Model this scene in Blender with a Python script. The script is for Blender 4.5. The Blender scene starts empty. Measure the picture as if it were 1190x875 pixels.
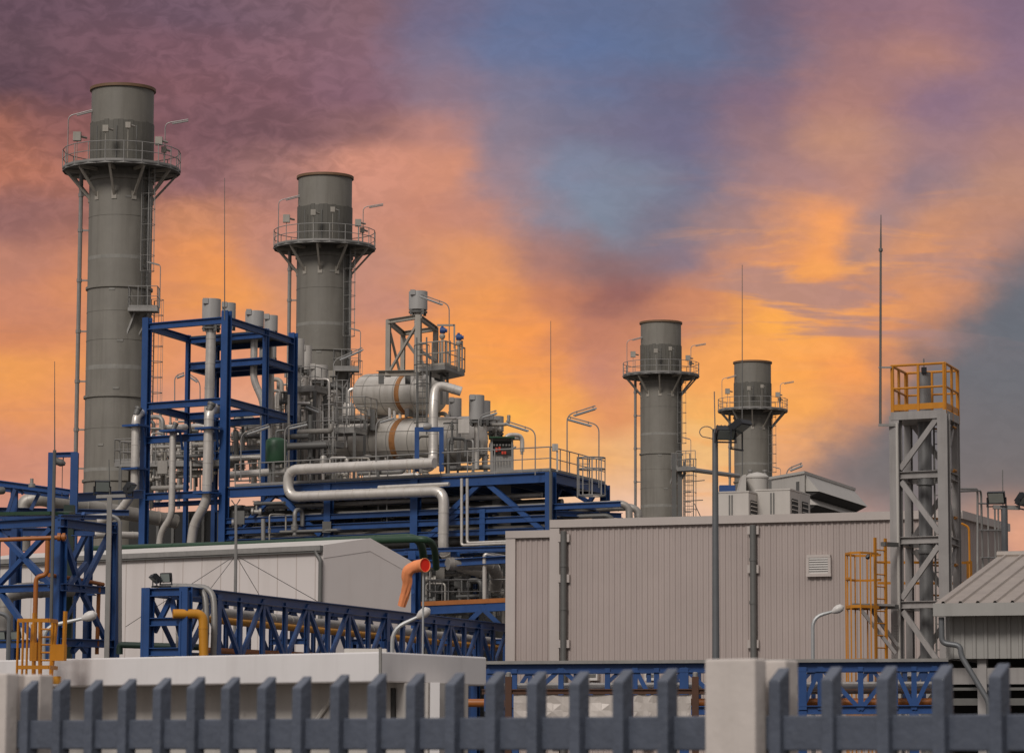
import bpy, math, random
from mathutils import Vector, Matrix
random.seed(7)
S = bpy.context.scene
COL = S.collection
V = Vector
Z = V((0, 0, 1))
# ------------------------------------------------------------------ camera
F = 3700.0; CX, CY = 595.0, 437.5; HOR = 880.0; ROLL = 0.004
CAM = V((0, 0, 1.7))
pitch = math.atan((HOR - CY) / F)
fwd = V((0, math.cos(pitch), math.sin(pitch)))
up0 = V((0, -math.sin(pitch), math.cos(pitch)))
rt0 = V((1, 0, 0))
rt = rt0 * math.cos(ROLL) + up0 * math.sin(ROLL)
up = -rt0 * math.sin(ROLL) + up0 * math.cos(ROLL)
cd = bpy.data.cameras.new('camera'); cam = bpy.data.objects.new('camera', cd); COL.objects.link(cam)
m = Matrix.Identity(4)
for i in range(3):
    m[i][0] = rt[i]; m[i][1] = up[i]; m[i][2] = -fwd[i]; m[i][3] = CAM[i]
cam.matrix_world = m
cd.sensor_width = 36; cd.lens = F / 1190 * 36; cd.clip_start = 0.5; cd.clip_end = 9000
cd.dof.use_dof = True; cd.dof.focus_distance = 150; cd.dof.aperture_fstop = 9.0
S.camera = cam

def ray(px, py):
    return (rt * ((px - CX) / F) + up * ((CY - py) / F) + fwd)
def P(px, py, Y):
    d = ray(px, py); return CAM + d * (Y / d.y)
class VP:                      # a vertical plane standing on two ground points
    def __init__(s, pa, Ya, pb, Yb, off=0.0):
        a = P(pa, HOR, Ya); b = P(pb, HOR, Yb)
        s.d = V((b.x - a.x, b.y - a.y, 0)).normalized()
        s.n = V((-s.d.y, s.d.x, 0))
        if s.n.y > 0: s.n = -s.n            # towards the camera
        s.a = V((a.x, a.y, 0)) + s.n * off
    def at(s, px, py):
        d = ray(px, py); t = (s.a - CAM).dot(s.n) / d.dot(s.n); return CAM + d * t

# ------------------------------------------------------------------ materials
def lin(r, g, b):
    f = lambda c: c / 12.92 if c <= .04045 else ((c + .055) / 1.055) ** 2.4
    return (f(r / 255), f(g / 255), f(b / 255))
MATS = {}
def mat(name, col, rough=.5, metal=0., var=.12, scale=1.2, streak=0., dirt=(.05, .04, .03), bump=0., spots=0., spotcol=(.3, .12, .04)):
    m = bpy.data.materials.new(name); m.use_nodes = True
    nt = m.node_tree; N = nt.nodes; L = nt.links
    b = N['Principled BSDF']
    b.inputs['Roughness'].default_value = rough; b.inputs['Metallic'].default_value = metal
    tc = N.new('ShaderNodeTexCoord'); oi = N.new('ShaderNodeObjectInfo')
    n1 = N.new('ShaderNodeTexNoise'); n1.inputs['Scale'].default_value = scale; n1.inputs['Detail'].default_value = 6; n1.inputs['Roughness'].default_value = .62
    L.new(tc.outputs['Object'], n1.inputs['Vector'])
    mx = N.new('ShaderNodeMix'); mx.data_type = 'RGBA'
    mx.inputs[6].default_value = (*[c * (1 - var * 1.6) for c in col], 1); mx.inputs[7].default_value = (*[min(1, c * (1 + var * 1.6)) for c in col], 1)
    L.new(n1.outputs['Fac'], mx.inputs[0])
    out = mx.outputs[2]
    # one object differs a little from the next
    hv = N.new('ShaderNodeHueSaturation'); mr = N.new('ShaderNodeMapRange')
    mr.inputs[3].default_value = .93; mr.inputs[4].default_value = 1.07
    L.new(oi.outputs['Random'], mr.inputs[0]); L.new(mr.outputs[0], hv.inputs['Value']); L.new(out, hv.inputs['Color']); out = hv.outputs[0]
    if streak:
        mp = N.new('ShaderNodeMapping'); mp.inputs['Scale'].default_value = (2.6, 2.6, .16)
        n2 = N.new('ShaderNodeTexNoise'); n2.inputs['Scale'].default_value = scale * 1.4; n2.inputs['Detail'].default_value = 7; n2.inputs['Roughness'].default_value = .6
        r2 = N.new('ShaderNodeMapRange'); r2.inputs[1].default_value = .48; r2.inputs[2].default_value = .75; r2.inputs[4].default_value = streak
        m2 = N.new('ShaderNodeMix'); m2.data_type = 'RGBA'; m2.inputs[7].default_value = (*dirt, 1)
        L.new(tc.outputs['Object'], mp.inputs[0]); L.new(mp.outputs[0], n2.inputs['Vector']); L.new(n2.outputs['Fac'], r2.inputs[0])
        L.new(r2.outputs[0], m2.inputs[0]); L.new(out, m2.inputs[6]); out = m2.outputs[2]
    if spots:
        n3 = N.new('ShaderNodeTexNoise'); n3.inputs['Scale'].default_value = scale * 3.3; n3.inputs['Detail'].default_value = 8; n3.inputs['Roughness'].default_value = .7
        r3 = N.new('ShaderNodeMapRange'); r3.inputs[1].default_value = .6; r3.inputs[2].default_value = .68; r3.inputs[4].default_value = spots
        m3 = N.new('ShaderNodeMix'); m3.data_type = 'RGBA'; m3.inputs[7].default_value = (*spotcol, 1)
        L.new(tc.outputs['Object'], n3.inputs['Vector']); L.new(n3.outputs['Fac'], r3.inputs[0]); L.new(r3.outputs[0], m3.inputs[0]); L.new(out, m3.inputs[6]); out = m3.outputs[2]
    L.new(out, b.inputs['Base Color'])
    # roughness is broken up a little as well
    rr = N.new('ShaderNodeMapRange'); rr.inputs[3].default_value = max(.05, rough - .1); rr.inputs[4].default_value = min(1, rough + .12)
    L.new(n1.outputs['Fac'], rr.inputs[0]); L.new(rr.outputs[0], b.inputs['Roughness'])
    if bump:
        n4 = N.new('ShaderNodeTexNoise'); n4.inputs['Scale'].default_value = scale * 5; n4.inputs['Detail'].default_value = 5
        bp = N.new('ShaderNodeBump'); bp.inputs['Strength'].default_value = bump; bp.inputs['Distance'].default_value = .03
        L.new(tc.outputs['Object'], n4.inputs['Vector']); L.new(n4.outputs['Fac'], bp.inputs['Height']); L.new(bp.outputs[0], b.inputs['Normal'])
    MATS[name] = m; return m
STACK = mat('weathered grey chimney paint', (.208, .190, .160), .55, 0, .14, .7, .5, (.12, .105, .085), .05, .25, (.28, .26, .22))
CHALK = mat('chalky grey patch paint', (.27, .255, .225), .6, 0, .25, 1.8, .5, (.19, .175, .15))
STACKD = mat('sooty chimney paint', (.125, .115, .095), .6, 0, .12, .8, .35, (.07, .065, .055))
RIM = mat('brown weathered rim', (.17, .095, .05), .6, 0, .2, 2)
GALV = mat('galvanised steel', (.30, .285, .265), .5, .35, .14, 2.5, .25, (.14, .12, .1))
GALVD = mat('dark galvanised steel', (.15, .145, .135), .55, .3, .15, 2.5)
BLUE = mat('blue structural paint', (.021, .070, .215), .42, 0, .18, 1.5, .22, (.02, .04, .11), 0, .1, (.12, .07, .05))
BLUED = mat('shade-dark blue structural paint', (.019, .055, .165), .5, 0, .2, 1.5, .3, (.02, .03, .07))  # darker copy of the blue, shade of rear members put into the paint
SILVER = mat('aluminium pipe jacket', (.66, .61, .55), .36, .45, .12, 1.6, .22, (.3, .25, .2), .12)
SILVERD = mat('dull aluminium jacket', (.40, .37, .33), .5, .45, .15, 1.4, .3, (.17, .14, .12), .15)
DRUMM = mat('insulated drum jacket', (.68, .63, .56), .34, .45, .18, .9, .3, (.24, .19, .14), .2, .1, (.3, .16, .07))
RUST = mat('rusty streaked jacket', (.34, .15, .05), .7, .1, .4, 2.2, .6, (.10, .04, .015), .2, .8, (.42, .36, .3))
BEIGE = mat('pale grey structural paint', (.36, .325, .275), .5, 0, .13, 1.6, .25, (.17, .14, .11))
SIL = mat('silencer grey paint', (.36, .345, .325), .5, 0, .08, 1, .25, (.22, .2, .18))
GREEN = mat('green pipe paint', (.018, .055, .026), .45, 0, .2, 1.5, .25, (.05, .06, .045))
TANKG = mat('green tank paint', (.022, .07, .032), .45, 0, .12, 1.5)
DKGREEN = mat('very dark green paint', (.012, .028, .018), .5, 0, .2, 1.5)
ORANGE = mat('orange pipe paint', (.36, .115, .02), .45, 0, .2, 2, .25, (.2, .06, .015))
YELLOW = mat('safety yellow paint', (.52, .20, .010), .42, 0, .14, 3, .2, (.35, .13, .01))
YPIPE = mat('amber pipe paint', (.62, .27, .02), .45, 0, .12, 2, .2, (.3, .12, .01))
CLAD = mat('taupe wall cladding', (.43, .355, .322), .5, 0, .08, .35, .34, (.28, .23, .205))
CLADT = mat('taupe flashing', (.50, .435, .395), .5, 0, .06, .8, .12, (.32, .27, .23))
WHITEW = mat('off white wall panel', (.68, .615, .58), .55, 0, .05, .3, .28, (.45, .38, .33))
ROOFW = mat('pale roof sheet', (.62, .58, .53), .45, 0, .06, .6, .15, (.4, .36, .32))
GUARD = mat('painted render', (.68, .645, .63), .7, 0, .07, .8, .26, (.46, .42, .39), .08)
STAINW = mat('mildewed render', (.52, .48, .44), .75, 0, .12, 1.5, .3, (.22, .2, .17), .1, .35, (.16, .14, .12))
CONC = mat('cast concrete', (.56, .50, .455), .85, 0, .10, 5, .2, (.36, .31, .27), .09, .25, (.42, .37, .32))
FENCE = mat('slate grey fence paint', (.094, .107, .138), .27, 0, .16, 7, .15, (.045, .047, .052), .15, .35, (.14, .145, .155))
POLE = mat('grey lamp pole', (.16, .165, .17), .45, .3, .14, 2)
LPOLE = mat('pale lamp pole', (.42, .42, .41), .45, .3, .12, 2)
BLACK = mat('black lamp housing', (.014, .015, .018), .45, 0, .2, 4)
WHITE = mat('white lamp plastic', (.62, .58, .54), .4, 0, .06, 4)
SOCK = mat('orange windsock cloth', (.92, .30, .12), .8, 0, .12, 6, 0, bump=.1)
SOCKIN = mat('red windsock lining', (.85, .022, .006), .8, 0, .08, 6)
TOWER = mat('grey tower paint', (.325, .302, .285), .5, 0, .14, 1.6, .42, (.15, .13, .12))
DUCT = mat('zinc duct', (.21, .205, .2), .45, .4, .15, 2, .3, (.1, .1, .1))
SHEDR = mat('weathered shed roofing', (.33, .28, .24), .55, 0, .12, 1.6, .35, (.2, .165, .14))
SHEDW = mat('grey shed cladding', (.34, .325, .30), .55, 0, .08, 1.5, .3, (.2, .19, .17))
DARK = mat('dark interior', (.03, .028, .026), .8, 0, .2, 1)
CASING = mat('shade-darkened boiler casing', (.026, .025, .024), .7, 0, .25, .8, .3, (.03, .03, .03))  # near-black: shade inside the rack painted in, also on some under-deck pipes
BROWN = mat('rust brown steel', (.085, .035, .017), .65, 0, .25, 3, .3, (.04, .018, .01))
FOIL = mat('crumpled white sheet', (.58, .52, .47), .4, .1, .12, 3, .2, (.3, .25, .2))
HOUSE = mat('cream equipment paint', (.50, .465, .42), .5, 0, .06, 1, .2, (.3, .27, .23))
VALVE = mat('blue valve actuator', (.03, .08, .24), .45)
RED = mat('red valve handwheel', (.6, .05, .02), .5)
WIRE = mat('steel wire', (.2, .18, .17), .5, .4)
GROUND = mat('gravel yard', (.09, .08, .07), .95, 0, .25, .15, 0, bump=.3, spots=.3, spotcol=(.09, .1, .05))
m = bpy.data.materials.new('floodlight glass'); m.use_nodes = True; b = m.node_tree.nodes['Principled BSDF']
b.inputs['Base Color'].default_value = (.22, .24, .22, 1); b.inputs['Roughness'].default_value = .08; GLASS = m

# ------------------------------------------------------------------ mesh builder
class MB:
    def __init__(s): s.v = []; s.f = []; s.sm = []
    def add(s, vs, fs, smooth=False):
        o = len(s.v); s.v += [V(p) for p in vs]
        for f in fs: s.f.append([i + o for i in f]); s.sm.append(smooth)
        return s
    def bar(s, p, q, w, h, side=None):
        p = V(p); q = V(q); d = (q - p).normalized()
        if side is None:
            side = d.cross(Z)
            if side.length < 1e-3: side = V((1, 0, 0))
        side = (side - d * side.dot(d)).normalized(); u = side.cross(d)
        a = side * (w / 2); b = u * (h / 2)
        vs = [e + x for e in (p, q) for x in (-a - b, a - b, a + b, -a + b)]
        return s.add(vs, [(3, 2, 1, 0), (4, 5, 6, 7), (0, 1, 5, 4), (1, 2, 6, 5), (2, 3, 7, 6), (3, 0, 4, 7)])
    def box(s, c, sx, sy, sz, ax=None):
        c = V(c); ax = (ax or V((1, 0, 0))).normalized()
        return s.bar(c - Z * sz / 2, c + Z * sz / 2, sx, sy, ax)
    def ibeam(s, p, q, w, h, side=None, t=None):
        """H section: flanges of width w, h apart; for a column `side` is the flange direction"""
        p = V(p); q = V(q); d = (q - p).normalized()
        if side is None:
            side = d.cross(Z)
            if side.length < 1e-3: side = V((1, 0, 0))
        side = (side - d * side.dot(d)).normalized(); u = side.cross(d)
        t = t or max(.02, h * .1)
        o = u * (h / 2 - t / 2)
        s.bar(p + o, q + o, w, t, side); s.bar(p - o, q - o, w, t, side)
        return s.bar(p, q, t, h - 2 * t - .002, side)
    def tube(s, pts, r, seg=10, caps=True):
        pts = [V(p) for p in pts]; n = len(pts)
        if n < 2: return s
        d0 = (pts[1] - pts[0]).normalized()
        a = d0.cross(Z)
        if a.length < .05: a = V((1, 0, 0)) - d0 * d0.x
        a.normalize(); vs = []
        for i in range(n):
            if i == 0: t = (pts[1] - pts[0]).normalized(); k = 1
            elif i == n - 1: t = (pts[-1] - pts[-2]).normalized(); k = 1
            else:
                t1 = (pts[i] - pts[i - 1]).normalized(); t2 = (pts[i + 1] - pts[i]).normalized(); t = (t1 + t2)
                t = t.normalized() if t.length > 1e-4 else t1
            a = (a - t * a.dot(t)).normalized(); bb = t.cross(a)
            rr = r[i] if isinstance(r, (list, tuple)) else r
            for k in range(seg):
                th = 2 * math.pi * k / seg; vs.append(pts[i] + (a * math.cos(th) + bb * math.sin(th)) * rr)
        fs = [(i * seg + k, i * seg + (k + 1) % seg, (i + 1) * seg + (k + 1) % seg, (i + 1) * seg + k) for i in range(n - 1) for k in range(seg)]
        s.add(vs, fs, True)
        if caps:
            o = len(s.v) - len(vs)
            s.f.append([o + k for k in range(seg)][::-1]); s.sm.append(False)
            s.f.append([o + (n - 1) * seg + k for k in range(seg)]); s.sm.append(False)
        return s
    def jacket(s, pts, r, seg=14, step=1.0, rb=1.06):
        """insulated pipe: rounded path with raised seams"""
        s.tube(pts, r, seg); acc = step * .5
        for p, q in zip(pts[:-1], pts[1:]):
            p = V(p); q = V(q); L = (q - p).length; d = (q - p).normalized(); x = acc
            while x < L:
                s.tube([p + d * (x - .025), p + d * (x + .025)], r * rb, seg); x += step
            acc = x - L
        return s
    def lathe(s, p, q, prof, seg=28):
        """profile (distance along p->q, radius)"""
        p = V(p); d = Z.copy() if q is Z else (V(q) - p).normalized()
        a = d.cross(Z)
        if a.length < .05: a = V((1, 0, 0))
        a.normalize(); bb = d.cross(a); vs = []
        for (t, r) in prof:
            for k in range(seg):
                th = 2 * math.pi * k / seg; vs.append(p + d * t + (a * math.cos(th) + bb * math.sin(th)) * r)
        n = len(prof)
        fs = [(i * seg + k, i * seg + (k + 1) % seg, (i + 1) * seg + (k + 1) % seg, (i + 1) * seg + k) for i in range(n - 1) for k in range(seg)]
        s.add(vs, fs, True)
        o = len(s.v) - len(vs)
        if prof[0][1] > 1e-3: s.f.append([o + k for k in range(seg)][::-1]); s.sm.append(False)
        if prof[-1][1] > 1e-3: s.f.append([o + (n - 1) * seg + k for k in range(seg)]); s.sm.append(False)
        return s
    def prism(s, poly, ext):
        n = len(poly); poly = [V(p) for p in poly]; ext = V(ext)
        vs = poly + [p + ext for p in poly]
        return s.add(vs, [list(range(n))[::-1], [n + i for i in range(n)]] + [(i, (i + 1) % n, n + (i + 1) % n, n + i) for i in range(n)])
    def build(s, name, ma, parent=None, org=None, bevel=0):
        me = bpy.data.meshes.new(name)
        o = V(parent['_o']) if parent is not None else (V(org) if org is not None else V((0, 0, 0)))
        me.from_pydata([p - o for p in s.v], [], s.f)
        me.polygons.foreach_set('use_smooth', s.sm)
        me.materials.append(ma); me.validate(); me.update()
        if any(s.sm): me.set_sharp_from_angle(angle=math.radians(38))
        ob = bpy.data.objects.new(name, me); COL.objects.link(ob)
        if parent is not None: ob.parent = parent; ob['_o'] = tuple(o)
        else: ob.location = o
        if bevel:
            bm = ob.modifiers.new('edge', 'BEVEL'); bm.width = bevel; bm.segments = 2; bm.limit_method = 'ANGLE'
        return ob
def fillet(pts, r, n=5):
    pts = [V(p) for p in pts]; out = [pts[0]]
    for i in range(1, len(pts) - 1):
        a, b, c = pts[i - 1], pts[i], pts[i + 1]
        u = (a - b).normalized(); w = (c - b).normalized()
        rr = min(r, (a - b).length * .49, (c - b).length * .49)
        p0 = b + u * rr; p1 = b + w * rr
        for k in range(n + 1):
            t = k / n; out.append(p0 * (1 - t) ** 2 + b * 2 * t * (1 - t) + p1 * t * t)
    out.append(pts[-1]); return out
def T(name, label, cat, base, group=None):
    o = bpy.data.objects.new(name, None); COL.objects.link(o); o.location = base; o.empty_display_size = .3
    o['label'] = label; o['category'] = cat; o['_o'] = tuple(base)
    if group: o['group'] = group
    return o
def solo(name, mb, ma, label, cat, group=None, bevel=0):
    n = len(mb.v); zmin = min(p.z for p in mb.v)
    o = mb.build(name, ma, None, V((sum(p.x for p in mb.v) / n, sum(p.y for p in mb.v) / n, zmin)), bevel)
    o['label'] = label; o['category'] = cat
    if group: o['group'] = group
    return o
def structure(name, mb, ma):
    o = mb.build(name, ma); o['kind'] = 'structure'; return o
def kids(o): return list(o.children)
def copy_tree(o, parent=None):
    c = o.copy(); COL.objects.link(c)
    if parent is not None: c.parent = parent
    for ch in kids(o): copy_tree(ch, c)
    return c
# shared shapes
def railing(mb, pts, h=1.1, step=1.4, r=.026, toe=True, mid=True, seg=5):
    pts = [V(p) for p in pts]
    for p, q in zip(pts[:-1], pts[1:]):
        L = (q - p).length; n = max(1, round(L / step))
        mb.tube([p + Z * h, q + Z * h], r, seg)
        if mid: mb.tube([p + Z * h * .52, q + Z * h * .52], r * .85, seg)
        if toe: mb.bar(p + Z * .06, q + Z * .06, .015, .11)
        for k in range(n + 1):
            c = p + (q - p) * (k / n); mb.tube([c - Z * .05, c + Z * h], r, seg)
    return mb
def ladder(mb, p, q, side, w=.5, step=.3, r=.028, rr=.014):
    p = V(p); q = V(q); side = V(side).normalized() * (w / 2)
    mb.bar(p - side, q - side, r * 2, r * 1.2, side); mb.bar(p + side, q + side, r * 2, r * 1.2, side)
    n = int((q - p).length / step)
    for k in range(1, n): c = p + (q - p) * (k / n); mb.tube([c - side, c + side], rr, 4, False)
    return mb
def cage(mb, p, q, side, out, rad=.38, step=.9, nb=5, r=.016):
    p = V(p); q = V(q); side = V(side).normalized(); out = V(out).normalized(); L = (q - p).length; n = max(1, int(L / step))
    ang = [math.pi * k / 8 for k in range(9)]
    off = [side * (math.cos(a) * rad) + out * (math.sin(a) * rad * 1.75) for a in ang]
    for k in range(n + 1):
        c = p + (q - p) * (k / n); mb.tube([c + o for o in off], r * 1.3, 4)
    for j in (0, 2, 4, 6, 8)[:nb]: mb.bar(p + off[j], q + off[j], r * 1.6, r * 1.6)
    return mb

# ------------------------------------------------------------------ ground
structure('ground', MB().add([(-4000, -300, 0), (4000, -300, 0), (4000, 7000, 0), (-4000, 7000, 0)], [(0, 1, 2, 3)]), GROUND)

# ------------------------------------------------------------------ chimneys
def zs(py): return P(143, py, 188).z
def make_stack():
    k = 188 / F
    t = T('chimney', '', 'chimney', (0, 0, 0), 'steel chimneys with ringed galleries')
    zt = zs(104); R = 37.2 * k
    zp = zs(199)
    mb = MB()
    prof = [(0, R * 1.01)]
    for zr in (zs(560), zs(463), zs(337), zs(212)):
        prof += [(zr - .09, R * 1.005), (zr - .07, R * 1.055), (zr + .07, R * 1.055), (zr + .09, R)]
    prof += [(zs(148), R)]
    mb.lathe((0, 0, 0), Z, prof, 48)
    for y in (365, 398, 500, 255):                                   # weld seams
        mb.lathe((0, 0, zs(y) - .02), Z, [(0, R * 1.001), (.0, R * 1.012), (.04, R * 1.012), (.04, R * 1.001)], 48)
    sh = mb.build('shaft', STACK, t)
    for y, h in ((303, .22), (430, .26), (548, .2)):                 # chalky repair bands
        MB().lathe((0, 0, zs(y) - h / 2), Z, [(0, R * 1.001), (.0, R * 1.004), (h, R * 1.004), (h, R * 1.001)], 48).build('repair_band', CHALK, sh)
    for a, y in ((-6, 341), (10, 400), (4, 455), (20, 234), (-22, 520)):
        th = math.radians(a); nn_ = V((math.sin(th), -math.cos(th), 0)); c = nn_ * (R + .015) + Z * zs(y); MB().box(c, .36, .03, .13, V((nn_.y, -nn_.x, 0))).build('plate', CHALK, sh)
    mb = MB(); n = 40                                                 # insulated skirt under the mouth, uneven upper edge
    z0, z1 = zp - .5, zs(146)
    for a in range(n):
        a0 = 2 * math.pi * a / n; a1 = 2 * math.pi * (a + .97) / n; h = z1 + random.uniform(-.06, .08); r1 = R * 1.012
        vs = []
        for r_ in (R * .99, r1):
            for (aa, zz) in ((a0, z0), (a1, z0), (a1, h), (a0, h)): vs.append((r_ * math.cos(aa), r_ * math.sin(aa), zz))
        mb.add(vs, [(3, 2, 1, 0), (4, 5, 6, 7), (0, 1, 5, 4), (1, 2, 6, 5), (2, 3, 7, 6), (3, 0, 4, 7)])
    mb.build('skirt', STACKD, t)
    MB().lathe((0, 0, zs(150)), Z, [(0, R * .985), (zt - zs(150) - .1, R * .985), (zt - zs(150) - .1, R * .9), (0, R * .9)], 48).build('mouth_section', STACK, t)
    MB().lathe((0, 0, zt - .16), Z, [(0, R * .98), (0, R * 1.045), (.17, R * 1.045), (.17, R * .9), (0, R * .9)], 48).build('rim', RIM, t)
    # gallery
    Rg = 70 * k
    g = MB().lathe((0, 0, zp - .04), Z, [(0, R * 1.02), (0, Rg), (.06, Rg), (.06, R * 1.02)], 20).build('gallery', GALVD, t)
    mb = MB(); ns = 20
    ps = [V((Rg * .985 * math.cos(2 * math.pi * (i + .5) / ns), Rg * .985 * math.sin(2 * math.pi * (i + .5) / ns), zp + .03)) for i in range(ns)]
    for i in range(ns):
        a, b_ = ps[i], ps[(i + 1) % ns]
        mb.tube([a + Z * 1.15, b_ + Z * 1.15], .03, 5); mb.tube([a + Z * .6, b_ + Z * .6], .026, 5)
        mb.bar(a - Z * .02, b_ - Z * .02, .03, .26)
        if i % 1 == 0: mb.tube([a, a + Z * 1.15], .03, 5)
    mb.build('railing', GALV, g)
    for i in range(10):
        a = 2 * math.pi * (i + .35) / 10; c, s_ = math.cos(a), math.sin(a)
        mb = MB(); pa = V((Rg * .93 * c, Rg * .93 * s_, zp - .14)); pb = V((R * c, R * s_, zp - 1.75)); pc = V((R * c, R * s_, zp - .16))
        tang = V((-s_, c, 0))
        mb.bar(pa, pb, .13, .13, tang); mb.bar(pc, pa, .15, .18, tang); mb.box(pb, .3, .1, .5, tang)
        mb.build('bracket', BEIGE, g)
    # drain pipe with clips
    px_ = V((-46.5 * k, -.25, 0)); dp = MB(); dp.tube([px_ + Z * .2, px_ + Z * (zp - .05)], .125, 8)
    for y in (228, 269, 327, 386, 444, 500, 545):
        z = zs(y); dp.bar(V((-R * .95, -.25, z)), px_ + V((-.1, 0, z)), .1, .09); dp.tube([px_ + Z * (z - .1), px_ + Z * (z + .1)], .16, 8)
    dp.build('drain_pipe', GALV, t)
    # caged ladders
    def ang(deg, rad): a = math.radians(deg); return V((math.sin(a) * rad, -math.cos(a) * rad, 0)), V((math.cos(a), math.sin(a), 0)), V((math.sin(a), -math.cos(a), 0))
    p, sd, od = ang(52, R + .22); z1, z0 = zp + .2, zs(362)
    lb = ladder(MB(), p + Z * z0, p + Z * z1, sd, .5)
    for y in (232, 262, 312, 344): lb.bar(p - od * .22 + Z * zs(y), p + Z * zs(y), .06, .06)
    lo = lb.build('ladder', GALVD, t); cage(MB(), p + Z * (z0 + 2.2), p + Z * z1, sd, od).build('safety_cage', GALV, lo)
    p, sd, od = ang(78, R + .22); z1, z0 = zs(350), .5
    lb = ladder(MB(), p + Z * z0, p + Z * z1, sd, .5)
    lo = lb.build('ladder', GALVD, t); cage(MB(), p + Z * (z0 + 2.2), p + Z * z1, sd, od).build('safety_cage', GALV, lo)
    MB().tube([V((R * .93, -R * .52, zs(560))), V((R * .93, -R * .52, zp))], .07, 6).build('conduit', GALVD, t)
    # mid landing
    zl = zs(363); c = V((33 * k, -R * .92, zl))
    ld = MB().box(c - Z * .12, 1.75, 1.1, .22).build('landing', GALV, t)
    q = [c + V((-.85, .5, 0)), c + V((-.85, -.52, 0)), c + V((.85, -.52, 0)), c + V((.85, .5, 0))]
    railing(MB(), q, 1.25, .6).build('railing', GALV, ld)
    mb = MB(); mb.bar(c + V((-.5, 0, -.2)), V((R * .35, -R * .9, zl - 1.6)), .1, .1); mb.bar(c + V((.5, 0, -.2)), V((R * .7, -R * .65, zl - 1.6)), .1, .1); mb.build('strut', GALV, ld)
    lp = c + V((.95, 0, 0)); mb = MB(); mb.tube(fillet([lp, lp + Z * 2.6, lp + V((-.75, 0, 2.78))], .2), .03, 5); mb.bar(lp + V((-.1, 0, 2.58)), lp + V((-.8, 0, 2.76)), .12, .06); mb.build('lamp', GALV, ld)
    # gallery lamps and instrument boxes
    for (dx, hgt, ex, ey) in ((-62, 3.2, 33, .45), (53, 2.7, 27, .25)):
        b0 = V((dx * k, -math.sqrt(max(0, (Rg * .97) ** 2 - (dx * k) ** 2)) * .5, zp)); mb = MB()
        e = b0 + V((ex * k, 0, hgt + ey)); mb.tube(fillet([b0, b0 + Z * hgt, e], .3), .032, 5)
        f0 = b0 + (e - b0 - Z * hgt) * .3 + Z * (hgt - .1); mb.bar(f0, e - Z * .1, .14, .07)
        mb.tube([b0 + V((ex * k * .4, 0, hgt + ey * .4 - .1)), b0 + V((ex * k * .4, 0, hgt + ey * .4))], .03, 4)
        mb.build('gallery_lamp', GALV, t)
    for (dx, y, w, front) in ((-51, 162, .46, .4), (-12, 161, .34, .95), (14, 157, .3, .95), (47, 170, .42, .75), (52, 178, .3, .6)):
        x = dx * k; yy = -math.sqrt(max(.01, (Rg * .9) ** 2 - x * x)) * front; z = zs(y)
        mb = MB(); mb.box((x, yy, z), w, w * .8, w * 1.15); mb.tube([(x, yy, zp), (x, yy, z - w * .5)], .022, 5); mb.tube([(x + w * .5, yy, z), (x + w * 1.1, yy + .4, z)], .07, 6)
        mb.build('instrument_box', BEIGE, t)
    for x in (-1.25, -.1, 1.1):
        MB().tube([(x, -1.95, zp), (x, -1.95, zp + 2.4)], .03, 5).build('probe', GALVD, t)
    return t
st = make_stack()
slist = [(143, 104, 'broadest grey chimney with ringed gallery, nearest the camera, purple cloud behind its mouth'),
         (378, 206, 'tall grey chimney with ringed gallery rising right behind the silver drums'),
         (768, 375, 'grey chimney standing behind the taupe hall, nearer of the small distant pair'),
         (874.5, 421, 'smallest and shortest chimney, rising behind the cream filter house')]
Hst = zs(104)
for i, (px, py, lab) in enumerate(slist):
    o = st if i == 0 else copy_tree(st)
    d = ray(px, py); t_ = (Hst - CAM.z) / d.z; p = CAM + d * t_
    o.location = (p.x, p.y, 0); o['label'] = lab

# ------------------------------------------------------------------ precast fence in front
FP = VP(0, 13.0, 1190, 10.0)
dF = FP.d if FP.d.x > 0 else -FP.d
bF = -FP.n                                              # away from the camera
def fat(px): p = FP.at(px, 880); return V((p.x, p.y, 0))
ZT = 2.005
def picket(px, z0=.12, z1=ZT):
    c = fat(px); w, d = .046, .062; mb = MB()
    j = random.uniform(-.003, .003); tw = dF + bF * random.uniform(-.02, .02)
    a = tw.normalized() * w; b = bF * d
    p = [c, c + a, c + a + b, c + b]; zt = [z1 - .046, z1 - .046, z1, z1]
    mb.add([q + Z * z0 for q in p] + [q + Z * (z + j) for q, z in zip(p, zt)], [(3, 2, 1, 0), (4, 5, 6, 7), (0, 1, 5, 4), (1, 2, 6, 5), (2, 3, 7, 6), (3, 0, 4, 7)])
    return mb
def fence_panel(pxs, x0, x1, label):
    t = T('picket_fence', label, 'fence panel', fat(x0), 'slate grey picket fence panels')
    for (za, zb) in ((1.727, 1.842), (.35, .47)):
        a = fat(x0) + bF * .055; b_ = fat(x1) + bF * .075
        MB().bar(a + Z * (za + zb) / 2, b_ + Z * (za + zb) / 2, .07, zb - za).build('rail', FENCE, t, bevel=.006)
    for x in pxs: picket(x).build('picket', FENCE, t, bevel=.005)
    return t
px_left = [21.5, 58.5, 96, 135, 175.5, 215, 255, 297, 338, 382, 425.5, 470, 516, 562.5, 611, 660.5, 711, 763, 819]
fence_panel(px_left, 14, 836, 'long slate grey picket panel between the two concrete posts')
fence_panel([893, 954, 1018, 1083, 1149, 1214], 880, 1230, 'slate grey picket panel running out of view beyond the whitish post')
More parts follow.
